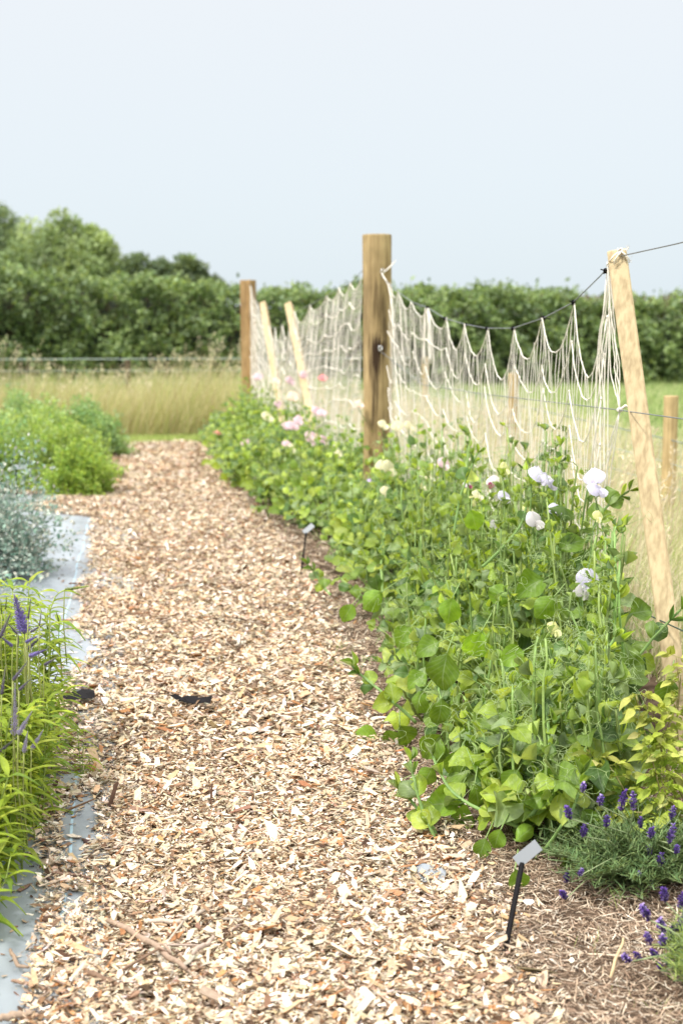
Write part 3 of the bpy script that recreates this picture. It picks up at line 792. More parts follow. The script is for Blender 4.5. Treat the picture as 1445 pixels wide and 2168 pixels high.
for i, (k_, (a_, b_)) in enumerate(FC.items()):
    for v_ in range(2):
        o = flower_mesh(a_, b_, i * 5 + v_).build('flower', M_petal, None, True, world_origin=True); FM[(k_, v_)] = o.data; bpy.data.objects.remove(o)
cmb = MB()
for j in range(5):
    a_ = j * 2 * pi / 5; d_ = np.array([cos(a_) * .5, -.45, sin(a_) * .5])
    cmb.tube([np.array([0, .12, 0]), np.array([cos(a_) * .09, .0, sin(a_) * .09 + .02]), d_ * .32 + (0, .0, .02)], [.05, .055, .008], (.30, .42, .12), 4)
o = cmb.build('calyx', M_peastem, None, True, world_origin=True); CALYX = o.data; bpy.data.objects.remove(o)

def place_flower(par, pos, kind, size, facing, tilt, v_):
    o = bpy.data.objects.new('flower', FM[(kind, v_)]); COL.objects.link(o); o.parent = par
    o.location = np.array(pos) - np.array(par['_org']); o.scale = (size,) * 3
    o.rotation_euler = (radians(tilt), radians(rs.uniform(-20, 20)), radians(facing))
    c = bpy.data.objects.new('calyx', CALYX); COL.objects.link(c); c.parent = o
    return o
# (px, py, kind, size m, facing deg, offset from trellis plane)
FLOWERS = [(1143, 1022, 'lilac', .058, 20, -.10), (1160, 1030, 'lilac', .048, 75, -.10), (1258, 1025, 'lilac', .050, -35, -.05), (1266, 1048, 'lilac', .042, 30, -.05),
           (1240, 1240, 'lilac', .050, -20, -.22), (1230, 1262, 'white', .044, 15, -.22), (1067, 1060, 'lilac', .036, 10, -.10), (1042, 1030, 'maroon', .042, -40, -.08),
           (1065, 1000, 'yellow', .038, 10, -.05), (938, 990, 'pink', .046, 10, -.12), (822, 1000, 'cream', .062, 25, -.18), (808, 992, 'cream', .05, -20, -.18),
           (788, 1030, 'violet', .044, 60, -.2), (815, 1048, 'cream', .045, 0, -.22), (1010, 1056, 'cream', .036, 15, -.12), (1000, 1068, 'yellow', .032, -10, -.12),
           (990, 1033, 'maroon', .028, 15, -.1), (1132, 1112, 'white', .045, 20, -.15), (1176, 1088, 'lilac', .036, 0, -.10), (1118, 1085, 'yellow', .030, 0, -.10),
           (1151, 1600, 'pink', .030, 20, -.42), (1172, 1342, 'yellow', .036, 10, -.3), (905, 1015, 'cream', .04, 0, -.1), (905, 1045, 'cream', .036, 40, -.12),
           (1165, 1340, 'yellow', .028, 40, -.3), (1262, 1100, 'yellow', .026, 0, -.08), (1047, 1118, 'white', .03, 0, -.1),
           (567, 890, 'cream', .075, 20, -.25), (605, 908, 'pink', .06, -10, -.2), (622, 908, 'pink', .07, 30, -.2), (633, 897, 'pink', .06, 0, -.2),
           (460, 927, 'coral', .065, 10, -.45), (443, 983, 'coral', .055, 0, -.45), (463, 977, 'magenta', .06, 20, -.45), (522, 943, 'pink', .06, 0, -.35),
           (607, 945, 'pink', .05, 0, -.25), (619, 955, 'cream', .05, 40, -.25), (657, 928, 'pink', .055, 0, -.15), (657, 940, 'pink', .055, 30, -.15),
           (683, 880, 'pink', .055, 0, -.1), (685, 937, 'pink', .05, 20, -.12), (622, 847, 'peach', .075, 0, -.1), (588, 860, 'pink', .05, 0, -.15), (543, 1023, 'pink', .045, 0, -.35),
           (715, 966, 'cream', .045, 0, -.15), (811, 907, 'cream', .05, 10, -.12), (840, 910, 'cream', .05, -20, -.08), (866, 908, 'cream', .04, 20, -.08), (645, 800, 'pink', .06, 0, 0), (685, 806, 'coral', .055, 0, 0),
           (548, 803, 'pink', .07, 0, -.1), (585, 812, 'peach', .06, 0, -.1), (615, 812, 'pink', .06, 20, -.05), (520, 945, 'pink', .04, 60, -.4), (480, 1045, 'peach', .04, 0, -.45), (760, 862, 'peach', .05, 0, -.1), (668, 875, 'pink', .05, 0, -.1)]
fpos = [(N(a, b, o_ - (.12 if N(a, b)[1] < 5.2 and o_ > -.2 else 0)), k_, s_ * .93, f_) for a, b, k_, s_, f_, o_ in FLOWERS]
PLY = [2.72, 3.10, 3.50, 3.92, 4.38, 4.90, 5.50, 6.12, 6.80, 7.55, 8.35, 9.2, 10.1, 11.0, 11.9]
PLAB = ['low sweet pea plant sprawling flat shoots over the mulch behind the near plant label',
        'sweet pea plant with big cupped leaves just left of the foot of the leaning stake',
        'sweet pea plant with one lilac and white bloom hanging low in front of the net',
        'tall sweet pea plant carrying the two large lilac blooms against the near net',
        'sweet pea plant with lilac, maroon and pale yellow blooms before the middle of near net',
        'sweet pea plant with one pink bloom, right of the cream blooms by the round post',
        'sweet pea plant with small cream blooms where the path edge bends inward',
        'sweet pea plant with pair of large cream blooms in front of the round post',
        'sweet pea plant at the foot of the round post with cream flowers rising beside it',
        'sweet pea plant behind the second plant label, almost without flowers',
        'sweet pea plant with pale pink buds just beyond the round post',
        'sweet pea plant with a cluster of pink blooms below the far leaning stake',
        'sweet pea plant with a big cream bloom near the far square post',
        'sweet pea plant with coral and magenta blooms leaning over the path edge',
        'last sweet pea plant of the row, at the foot of the square post']
# leaves measured one by one on the near plants: px, py, size px, tip direction deg (0=right, 90=up), colour scale, depth Y
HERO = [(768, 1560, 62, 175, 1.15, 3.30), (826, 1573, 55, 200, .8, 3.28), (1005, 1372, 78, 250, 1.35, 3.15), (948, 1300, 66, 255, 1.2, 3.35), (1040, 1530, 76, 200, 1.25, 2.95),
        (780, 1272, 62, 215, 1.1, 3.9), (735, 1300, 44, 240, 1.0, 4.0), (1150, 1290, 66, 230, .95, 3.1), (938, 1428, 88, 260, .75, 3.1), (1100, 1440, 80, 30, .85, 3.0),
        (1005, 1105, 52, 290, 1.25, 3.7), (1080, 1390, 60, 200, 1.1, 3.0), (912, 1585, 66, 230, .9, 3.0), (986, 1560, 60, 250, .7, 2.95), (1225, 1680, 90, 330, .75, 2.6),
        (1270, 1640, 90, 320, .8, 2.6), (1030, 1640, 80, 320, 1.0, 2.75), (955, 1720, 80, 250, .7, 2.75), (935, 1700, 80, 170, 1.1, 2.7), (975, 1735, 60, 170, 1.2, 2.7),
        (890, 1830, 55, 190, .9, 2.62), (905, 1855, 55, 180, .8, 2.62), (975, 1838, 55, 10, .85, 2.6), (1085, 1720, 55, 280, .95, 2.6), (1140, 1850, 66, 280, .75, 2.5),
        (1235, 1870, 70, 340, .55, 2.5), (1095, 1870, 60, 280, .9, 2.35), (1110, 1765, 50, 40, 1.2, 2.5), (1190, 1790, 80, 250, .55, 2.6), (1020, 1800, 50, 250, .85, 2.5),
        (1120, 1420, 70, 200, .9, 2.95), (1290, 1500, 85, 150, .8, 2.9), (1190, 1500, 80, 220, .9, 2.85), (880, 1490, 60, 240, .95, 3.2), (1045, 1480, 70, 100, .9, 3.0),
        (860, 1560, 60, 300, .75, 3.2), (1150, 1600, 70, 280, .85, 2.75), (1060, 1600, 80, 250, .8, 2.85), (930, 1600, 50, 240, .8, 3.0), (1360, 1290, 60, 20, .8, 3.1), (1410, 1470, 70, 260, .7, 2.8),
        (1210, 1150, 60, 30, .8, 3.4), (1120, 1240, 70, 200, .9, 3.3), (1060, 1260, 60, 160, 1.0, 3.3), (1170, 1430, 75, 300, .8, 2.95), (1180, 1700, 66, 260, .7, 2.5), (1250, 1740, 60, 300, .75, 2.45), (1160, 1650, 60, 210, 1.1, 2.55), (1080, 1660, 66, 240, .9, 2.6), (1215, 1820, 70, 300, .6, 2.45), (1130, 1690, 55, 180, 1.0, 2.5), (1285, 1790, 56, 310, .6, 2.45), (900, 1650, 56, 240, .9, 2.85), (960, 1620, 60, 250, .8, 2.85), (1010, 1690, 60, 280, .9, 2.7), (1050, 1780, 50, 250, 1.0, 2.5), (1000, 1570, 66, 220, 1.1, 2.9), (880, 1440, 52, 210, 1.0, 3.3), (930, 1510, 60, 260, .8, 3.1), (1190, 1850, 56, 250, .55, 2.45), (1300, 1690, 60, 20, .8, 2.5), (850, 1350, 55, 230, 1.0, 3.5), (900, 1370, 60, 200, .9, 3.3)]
SHOOTS = [  # flat winged shoots on the near plants
    [(1000, 1870, 2.6), (935, 1845, 2.62), (925, 1775, 2.64), (868, 1700, 2.68), (842, 1672, 2.7)],
    [(930, 1810, 2.62), (928, 1770, 2.62), (905, 1700, 2.65), (888, 1655, 2.66), (868, 1610, 2.7)],
    [(1125, 1760, 2.55), (1050, 1720, 2.6), (1000, 1690, 2.66), (950, 1660, 2.7), (915, 1600, 2.75)],
    [(1150, 1800, 2.45), (1190, 1730, 2.45), (1215, 1680, 2.46), (1228, 1640, 2.47)],
    [(1120, 1730, 2.5), (1160, 1660, 2.5), (1215, 1615, 2.55), (1250, 1550, 2.6)],
    [(1165, 1600, 2.6), (1155, 1540, 2.65), (1150, 1480, 2.7), (1165, 1400, 2.8)],
    [(1170, 1530, 2.65), (1230, 1450, 2.7), (1260, 1400, 2.75), (1300, 1350, 2.8)],
    [(1200, 1620, 2.6), (1300, 1600, 2.6), (1340, 1580, 2.62)],
    [(880, 1530, 3.15), (820, 1490, 3.15), (765, 1440, 3.2), (745, 1410, 3.2)],
    [(1180, 1200, 3.5), (1160, 1080, 3.6), (1175, 1000, 3.65), (1185, 945, 3.7)],
    [(1240, 1150, 3.4), (1290, 1080, 3.4), (1330, 1040, 3.42)],
    [(960, 1130, 3.9), (985, 1040, 3.95), (1010, 960, 4.0)],
    [(700, 1260, 4.7), (668, 1210, 4.75), (650, 1195, 4.75)],
    [(1020, 1200, 3.5), (1100, 1100, 3.6), (1120, 1030, 3.7)],
    [(1270, 1480, 2.9), (1350, 1400, 2.9), (1440, 1290, 2.9)]]
plants = []
for pi_, Y in enumerate(PLY):
    lod = 0 if Y < 5.2 else 1
    ex, rx = edge(Y), rowx(Y)
    H = topz(Y)
    base = np.array([min((ex + rx) / 2 + .08, rx - .05), Y, 0])
    o = thing('sweet_pea_plant', PLAB[pi_], 'plant', base, 'sweet peas climbing the twine nets')
    plants.append(o)
    st, td, lv = MB(), MB(), []
    half = (PLY[min(pi_ + 1, 14)] - PLY[max(pi_ - 1, 0)]) / (2 if 0 < pi_ < 14 else 1) / 2 + .06
    nst = int((44 if pi_ in (1, 2, 3) else 34) + 60 * half)
    if pi_ == 0: nst = 58
    for s_ in range(nst):
        u_ = rs.rand() ** .8
        tx = ex + (rx + .12 - ex) * u_; ty = Y + rs.uniform(-half, half)
        if Y < 3.0: tx = min(tx, ex + .36 * rs.rand() + .02); ty = rs.uniform(2.56, 2.95)
        hx = H * (.28 + .72 * min(1, (u_ / .55)) ** .8) * (rs.uniform(.60, .90) if (tall := rs.rand() < .70) else rs.uniform(.95, 1.14))
        if ty < 3.8: tx = min(tx, rx - .12 - .08 * rs.rand())
        if ty < 3.45: tx = min(tx, .350 * ty - .05 * rs.rand())
        bx = np.clip(tx + rs.uniform(.02, .25), ex + .12, rx + .02) if (rs.rand() < .7 and tall) else tx + .02
        if ty < 3.45: bx = min(bx, .345 * ty)
        pea_stem(st, lv, td, (bx, ty + rs.normal(0, .08), .0), (tx, ty, hx), lod, rs.uniform(.02, .10) if tall else rs.uniform(0, .03), big=1.0 if not lod else 1.12, upright=not tall)
        if rs.rand() < .35:       # lower skirt that hides the ground
            pea_stem(st, lv, td, (bx, ty, .0), (max(ex, tx - .1), ty + rs.normal(0, .1), rs.uniform(.08, .22)), lod, .05)
    # buds / blooms of this plant
    for (fp, kind, size, facing) in fpos:
        if np.argmin([abs(fp[1] - y) for y in PLY]) != pi_: continue
        place_flower(o, fp, kind, size, facing + 8, rs.uniform(-15, 15), int(rs.rand() < .5))
        b_ = np.array([fp[0] + rs.normal(.03, .03), fp[1] + rs.normal(.05, .03), max(.05, fp[2] - rs.uniform(.16, .24))])
        back = fp + np.array([0, .10 * size, 0])
        st.tube(interp_poly([b_, (b_ + fp) / 2 + (0.01, .02, 0), fp + (0, .02, -.012), back], 10), .0015 if not lod else .002, (.22, .36, .12), 5)
    # measured leaves and shoots
    if not lod:
        for (px, py, s_, ang, cs, yy) in HERO:
            if np.argmin([abs(yy - y) for y in PLY]) != pi_: continue
            size = s_ / F * yy * 1.08
            c = A(px, py, yy); a_ = radians(ang)
            d = np.array([cos(a_) * .99, rs.uniform(-.25, .1), sin(a_)]); 
            lv.append((0, c - nrm(d) * size * .5, d, np.array([rs.normal(0, .25), -1., rs.uniform(.3, .9)]), size, cs))
            st.tube(interp_poly([c - nrm(d) * size * .5, c - nrm(d) * size * .9 + (0.02, .04, -.0)], 4), .0015, STEMC, 4)
        for sh in SHOOTS:
            if np.argmin([abs(sh[1][2] - y) for y in PLY]) != pi_: continue
            raw = np.array([A(*q) for q in sh]); pts = interp_poly(raw, 14); pts[1:-1] = (pts[:-2] + pts[1:-1] * 2 + pts[2:]) / 4
            pts[1:-1] += rs.normal(0, .0006, (12, 3)); a0_ = rs.uniform(0, 6); pts += (.014 * np.sin(np.linspace(0, pi, 14)))[:, None] * np.array([cos(a0_), 0, sin(a0_)])
            st.tube(interp_poly(pts, 24), np.linspace(.0016, .0011, 24), (.22, .36, .11), 8, flat=2.5, fdir=(.2, -1, .2))
            for j in (4, 8, 11, 13):
                for s2 in (-1, 1):
                    d = nrm(pts[j] - pts[j - 1]) + np.cross(nrm(pts[j] - pts[j - 1]), (0, 1, 0)) * s2 * rs.uniform(.4, .9)
                    up = j >= 12
                    lv.append((1 if j > 8 else 0, pts[j], d + (0, 0, .6 * up), np.array([0, -1, .5]) + rs.normal(0, .3, 3), rs.uniform(.03, .04) if j > 8 else rs.uniform(.045, .06)))
                tendril(td, pts[j], rs.normal(0, 1, 3) + (0, 0, .5), rs.uniform(.05, .1))
    lb = MB()
    for lib in (0, 1):
        sel = [q for q in lv if q[0] == lib]
        if not sel: continue
        kk = len(sel)
        cols = PEA_COLS[rs.choice(6, kk, p=PEA_W)] * rs.uniform(.75, 1.2, (kk, 1))
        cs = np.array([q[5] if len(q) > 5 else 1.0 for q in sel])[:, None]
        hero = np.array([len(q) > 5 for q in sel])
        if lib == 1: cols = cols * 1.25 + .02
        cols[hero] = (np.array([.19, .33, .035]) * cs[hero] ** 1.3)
        L = (PT if not lod else PT_lo) if lib == 0 else (PT_fold if not lod else PT_lo)
        add_leaves(lb, L, [q[1] for q in sel], np.array([q[2] for q in sel]), np.array([q[3] for q in sel]), np.array([q[4] for q in sel]), cols)
    lb.build('leaves', M_pea, o, True); st.build('stems', M_peastem, o, True)
    if td.n: td.build('tendrils', M_peastem, o, True)

# ------------------------------------------------------------------ speedwell (spiky purple) plants at the left
VT = [leaf_template(.17, 3, 7, .5, dr, .02, seed=s, belly=.35) for s, dr in ((1, .35), (2, .6), (3, .8), (4, 1.0))]
def spike_mesh(stage, seed):
    """unit long spike along +Z; stage: 0 green bud, 1 grey-purple buds, 2 open purple"""
    r = np.random.RandomState(seed); mb = MB()
    k = 150; t = np.repeat(np.linspace(0, 1, 30), 5); a = np.arange(k) * 2.4
    R0 = .075 * (1 - t) ** .6 + .012
    if stage == 2: R0 *= 1.25
    c0 = {0: ((.30, .36, .14), (.5, .62, .12)), 1: ((.33, .29, .42), (.42, .48, .24)), 2: ((.45, .38, .78), (.14, .09, .30)), 3: ((.66, .62, .82), (.40, .42, .40))}[stage]
    mb.tube(np.stack([.02 * np.sin(np.linspace(0, 3, 12)), 0 * np.linspace(0, 3, 12), np.linspace(0, 1, 12)], 1), np.linspace(.05, .018, 12), np.array(c0[0]) * .6, 6)
    pos = np.stack([np.cos(a) * R0 * .55, np.sin(a) * R0 * .55, t], 1)
    d = np.stack([np.cos(a), np.sin(a), .8 + 0 * a], 1); n_ = np.stack([-np.cos(a), -np.sin(a), 1 + 0 * a], 1)
    s_ = .07 * (1 - t) ** .5 + .02
    if stage >= 2: s_ = np.where(t < .5, s_ * 1.4, s_)
    tt = np.clip((t - .25) / .45, 0, 1)[:, None]
    col = np.array(c0[0]) * (1 - tt) + np.array(c0[1]) * tt
    tipm = t > .88; col[tipm] = (.50, .60, .12)
    col = col * r.uniform(.7, 1.3, (k, 1))
    mb.inst(quad_template(.7, .25), pos, frames(d, n_), s_, col)
    return mb
SPK = []
for st_ in range(4):
    o = spike_mesh(st_, st_).build('flower_spike', M_spike, None, True, world_origin=True); SPK.append(o.data); bpy.data.objects.remove(o)
def place_spike(par, base, tip, stage, thick=1.):
    base, tip = np.asarray(base), np.asarray(tip); L_ = np.linalg.norm(tip - base)
    o = bpy.data.objects.new('flower_spike', SPK[stage]); COL.objects.link(o); o.parent = par
    o.location = base - np.array(par['_org']); o.scale = (thick, thick, L_) if False else (L_ * thick * 1.15, L_ * thick * 1.15, L_)
    import mathutils
    o.rotation_mode = 'QUATERNION'; o.rotation_quaternion = mathutils.Vector(tip - base).to_track_quat('Z', 'Y')
VY = [2.36, 2.62, 2.95, 3.3]
VLAB = ['yellow green speedwell plant with drooping narrow leaves nearest the bottom left corner', 'leafy speedwell plant with pale grey flower spikes beside the fabric edge',
        'speedwell plant with the one fully open dark purple flower spike', 'speedwell plant sending one nodding green spike out over the grey fabric']
SP = [(30, 1258, 53, 1340, 2, 1.2), (23, 1299, 0, 1350, 1, .9), (16, 1319, 37, 1342, 1, 1.), (66, 1266, 60, 1310, 1, .5), (97, 1320, 65, 1338, 1, .8), (80, 1347, 55, 1360, 2, 1.), (92, 1344, 58, 1375, 1, .9),
      (101, 1374, 62, 1390, 2, .9), (122, 1391, 94, 1408, 1, 1.), (4, 1349, 27, 1368, 2, .9), (59, 1400, 28, 1440, 1, .8), (67, 1436, 41, 1461, 1, .9), (32, 1446, 30, 1557, 3, .55), (68, 1506, 39, 1555, 3, .8),
      (59, 1548, 51, 1593, 3, .8), (92, 1545, 67, 1587, 3, .8), (36, 1561, 0, 1592, 1, .8), (189, 1241, 137, 1249, 0, .8), (88, 1292, 84, 1325, 1, .5), (12, 1410, 4, 1470, 1, .6), (40, 1342, 38, 1370, 1, .6), (15, 1262, 12, 1290, 0, .6), (2, 1270, 4, 1300, 0, .6)]
for vi, Y in enumerate(VY):
    base = np.array([-.36 if vi < 2 else -.34, Y, 0])
    o = thing('speedwell_plant', VLAB[vi], 'plant', base, 'speedwells in the left bed')
    st, lb = MB(), MB(); LL = []
    nst = (34, 60, 66, 44)[vi]
    for s_ in range(nst):
        bx = base[0] + rs.uniform(-.24, .13); by = Y + rs.uniform(-.19, .19)
        xr = {0: -.25, 1: -.225, 2: -.205, 3: -.21}[vi]
        tx = min(bx + rs.normal(.03, .06), xr + rs.normal(0, .012)); ty = by + rs.normal(0, .05)
        h = (.26, .34, .40, .40)[vi] * rs.uniform(.6, 1.08)
        if tx > xr - .06: h *= rs.uniform(.45, .95)
        pts = interp_poly([(bx, by, 0), ((bx + tx) / 2, (by + ty) / 2, h * .55), (tx, ty, h)], 9); pts[1:] += np.cumsum(rs.normal(0, .003, (8, 3)), 0)
        st.tube(pts, np.linspace(.0022, .0012, 9), (.34, .44, .12), 4)
        for p in interp_poly(pts, max(5, int(h / .018)))[1:]:
            a_ = rs.uniform(0, 6.28)
            for j in range(3):
                aa = a_ + j * 2.09 + rs.normal(0, .2)
                LL.append((p, (cos(aa), sin(aa), rs.uniform(.25, .9)), (-cos(aa) * .4, -sin(aa) * .4, 1), rs.uniform(.042, .078)))
        if rs.rand() < .25: place_spike(o, pts[-1], pts[-1] + nrm(rs.normal(0, .35, 3) + (0, 0, 1)) * rs.uniform(.02, .035), int(rs.choice([0, 1])), .8)
    for (tx, ty, bx, by, sg, thk) in SP:
        yy = 2.80 if by < 1420 and tx < 130 else (2.52 if tx < 130 else 3.2)
        if np.argmin([abs(yy - y) for y in VY]) != vi: continue
        yb = yy + rs.uniform(-.04, .08); b_ = A(bx, by, yb); t_ = A(tx, ty, yb - .01)
        place_spike(o, b_, t_, sg, thk * .9)
        st.tube(interp_poly([b_ + (.0, .02, -.18), b_ + (-.005, .01, -.08), b_], 5), .0013, (.36, .40, .14), 4)
    if vi == 3:      # the arching shoot that reaches over the fabric
        yy = 3.25; pts = np.array([A(*q, yy) for q in ((105, 1480), (104, 1400), (105, 1340), (107, 1290), (118, 1262), (128, 1253), (138, 1249))])
        st.tube(interp_poly(pts, 20), .0016, (.45, .55, .16), 5)
        for q in ((104, 1400), (104, 1360), (106, 1325), (108, 1290), (110, 1275), (125, 1255)):
            for s2 in (-1, 1): LL.append((A(*q, yy), (s2 * 1., rs.normal(0, .2), .45), (-s2 * .3, -.3, 1), rs.uniform(.05, .062)))
    kk = len(LL)
    vc = np.array([(.30, .42, .035), (.38, .50, .05), (.20, .33, .04), (.46, .55, .09)])[rs.choice(4, kk, p=[.38, .27, .23, .12])] * rs.uniform(.8, 1.12, (kk, 1))
    add_leaves(lb, VT, [q[0] for q in LL], np.array([q[1] for q in LL]), np.array([q[2] for q in LL]), np.array([q[3] for q in LL]), vc)
    lb.build('leaves', M_ver, o, True); st.build('stems', M_peastem, o, True)
# seedling on the chips
sb = G(172, 1655)
o = thing('seedling', 'thin green seedling growing alone out of the chips left of the path', 'plant', sb)
st, lb = MB(), MB()
for k_ in range(3):
    tip = sb + (.012 * (k_ - .4), rs.normal(0, .01), (.115, .09, .05)[k_])
    pts = interp_poly([sb, sb + (.004 * k_, 0, .03), tip], 7); st.tube(pts, .001, (.35, .48, .12), 4)
    LL = []
    for p in pts[1:]:
        for s2 in (-1, 1): LL.append((p, (s2, rs.normal(0, .4), .4), (-s2 * .3, 0, 1), rs.uniform(.024, .042)))
    add_leaves(lb, VT, [q[0] for q in LL], np.array([q[1] for q in LL], float), np.array([q[2] for q in LL], float), np.array([q[3] for q in LL]), np.tile((.38, .5, .05), (len(LL), 1)))
lb.build('leaves', M_ver, o, True); st.build('stems', M_peastem, o, True)

# ------------------------------------------------------------------ mounds, silver shrub
QT = [leaf_template(.6, 3, 3, .3, .2, .05, seed=s) for s in (1, 2, 3)]
def mound(name, label, cat, c, r, h, nleaf, size, cols, mat, group=None, airy=0., lob=.25, tilt=.5):
    o = thing(name, label, cat, (c[0], c[1], 0), group)
    st, lb = MB(), MB()
    u = nrm(rs.normal(0, 1, (nleaf, 3))); u[:, 2] = abs(u[:, 2])
    rad = (1 - airy * rs.rand(nleaf)) * rs.uniform(.55, 1, nleaf) ** .35
    ph = rs.uniform(0, 6, 3)
    l_ = 1 + lob * np.sin(u[:, 0] * 5 + ph[0]) * np.sin(u[:, 1] * 5 + ph[1]) + lob * .6 * np.sin(u[:, 2] * 9 + ph[2] + u[:, 0] * 7)
    p = u * (rad * l_)[:, None] * (r, r, h) + (c[0], c[1], .0)
    p[:, 2] = p[:, 2] * .95 + .02
    d = nrm(u + rs.normal(0, .7, (nleaf, 3)) + (0, 0, .4)); n_ = nrm(u * .6 + (0, 0, .6) + rs.normal(0, tilt, (nleaf, 3)))
    cc = np.array(cols)[rs.randint(len(cols), size=nleaf)] * rs.uniform(.75, 1.2, (nleaf, 1))
    add_leaves(lb, QT, p, d, n_, size * rs.uniform(.7, 1.3, nleaf), cc)
    for s_ in range(26):
        q = p[rs.randint(nleaf)]; st.tube(interp_poly([(c[0] + rs.normal(0, r * .1), c[1] + rs.normal(0, r * .1), 0), ((c[0] + q[0]) / 2, (c[1] + q[1]) / 2, q[2] * .6), q], 5), np.linspace(.004, .0015, 5), (.2, .18, .1), 4)
    lb.build('foliage', mat, o, True); st.build('stems', M_peastem, o, True)
    return o
LIME = [(.38, .54, .12), (.44, .58, .12), (.26, .42, .09), (.50, .62, .24), (.46, .60, .34)]
BLU = [(.30, .48, .22), (.38, .54, .30), (.24, .42, .18), (.42, .58, .26)]
MIX = LIME + BLU
mound('herb_mound', 'small bright lime green herb mound at the near end of the far left bed', 'plant', (-.38, 8.5), .21, .30, 6500, .024, LIME[:3], M_mound, 'herb mounds in the far left bed', .35, .3, .9)
mound('herb_mound', 'broad lime green herb mound spreading to the fabric strip beside the path', 'plant', (-.54, 9.3), .36, .40, 13000, .026, LIME, M_mound, 'herb mounds in the far left bed', .35, .3, .9)
mound('herb_mound', 'pale green mixed herb mound at the left, above the silver shrub', 'plant', (-.92, 8.9), .36, .38, 9000, .028, MIX, M_mound, 'herb mounds in the far left bed', .35, .3, .9)
mound('herb_mound', 'light green herb mound behind the broad lime one', 'plant', (-.80, 10.3), .40, .42, 9000, .030, MIX + LIME, M_mound, 'herb mounds in the far left bed', .35, .3, .9)
mound('herb_mound', 'blue green herb mound at the far right corner of the bed by the path', 'plant', (-.40, 11.1), .29, .42, 7500, .030, BLU, M_mound, 'herb mounds in the far left bed', .35, .3, .9)
mound('herb_mound', 'blue green herb mound at the back of the bed before the long grass', 'plant', (-.90, 11.6), .38, .46, 7000, .032, BLU, M_mound, 'herb mounds in the far left bed', .35, .3, .9)
SIL = [(.34, .44, .37), (.48, .55, .48), (.26, .38, .31), (.58, .58, .50), (.22, .36, .29)]
mound('silver_shrub', 'airy silver grey shrub with tiny leaves standing on the grey fabric', 'shrub', (-.60, 5.8), .30, .47, 8000, .021, SIL, M_silver, None, .65, .3, .8)
mound('silver_shrub', 'lower silver grey shrub mostly cut off by the left edge of the picture', 'shrub', (-.70, 4.95), .28, .24, 3600, .020, SIL, M_silver, None, .65, .3, .8)

# ------------------------------------------------------------------ jasmine and lavender, bottom right
JT = [leaf_template(.42, 3, 5, .35, dr, .02, seed=s, belly=.35) for s, dr in ((1, .1), (2, .3), (3, .5))]
o = thing('jasmine_plant', 'yellow green jasmine with pointed leaflets growing over the lavender at the right edge', 'plant', A(1460, 1900, 2.55) * (1, 1, 0))
st, lb = MB(), MB(); LL = []
JS = [[(1440, 1830), (1400, 1690), (1375, 1590), (1360, 1540), (1345, 1470)], [(1445, 1760), (1420, 1650), (1390, 1580), (1440, 1480), (1430, 1390)],
      [(1400, 1760), (1330, 1690), (1290, 1620), (1262, 1605)], [(1420, 1800), (1330, 1770), (1260, 1770), (1190, 1790)], [(1440, 1720), (1420, 1640), (1430, 1560)],
      [(1430, 1780), (1380, 1720), (1330, 1720), (1280, 1730)], [(1445, 1690), (1400, 1600), (1380, 1500)], [(1440, 1800), (1360, 1760), (1300, 1700)], [(1450, 1650), (1430, 1540), (1440, 1430)],
      [(1445, 1820), (1380, 1740), (1350, 1660)], [(1450, 1740), (1410, 1690), (1395, 1640)], [(1430, 1810), (1340, 1800), (1230, 1800)]]
for si, js in enumerate(JS):
    yy = 2.42 + .03 * (si % 5)
    pts = interp_poly([A(a_, b_, yy + .02 * i) for i, (a_, b_) in enumerate(js)], 14)
    pts[1:-1] = (pts[:-2] + pts[1:-1] + pts[2:]) / 3
    st.tube(pts, np.linspace(.002, .001, 14), (.30, .26, .10), 5)
    L_ = np.linalg.norm(np.diff(pts, axis=0), axis=1).sum()
    nodes = interp_poly(pts, max(4, int(L_ / .022)))[1:]
    for i, p in enumerate(nodes):
        tipf = i / len(nodes)
        for s2 in (-1, 1):
            ax = nrm(np.array([s2 * 1., -.5 + rs.normal(0, .3), rs.uniform(-.3, .6)])); perp = nrm(np.cross(ax, (0, .7, .7)))
            ln = rs.uniform(.022, .038) * (1 - .4 * tipf); st.tube([p, p + ax * ln], .0006, (.4, .4, .1), 3)
            for j in range(3):
                q = p + ax * ln * (.45 + .27 * j)
                for s3 in (-1, 1):
                    LL.append((q, ax * .6 + perp * s3, np.array([0, -.6, .8]) + rs.normal(0, .3, 3), rs.uniform(.017, .026), tipf))
            LL.append((p + ax * ln, ax + (0, 0, -.4), np.array([0, -.6, .8]) + rs.normal(0, .3, 3), rs.uniform(.028, .04), tipf))
kk = len(LL); tf = np.array([q[4] for q in LL])[:, None] ** 2
c = np.array([(.40, .52, .06), (.52, .60, .12), (.28, .42, .05), (.62, .62, .24)])[rs.choice(4, kk, p=[.4, .3, .2, .1])] * rs.uniform(.8, 1.1, (kk, 1))
c = c * (1 - tf * .35) + np.array([.55, .36, .16]) * tf * .35
add_leaves(lb, JT, [q[0] for q in LL], np.array([q[1] for q in LL]), np.array([q[2] for q in LL]), np.array([q[3] for q in LL]), c)
lb.build('leaves', M_jas, o, True); st.build('stems', M_peastem, o, True)

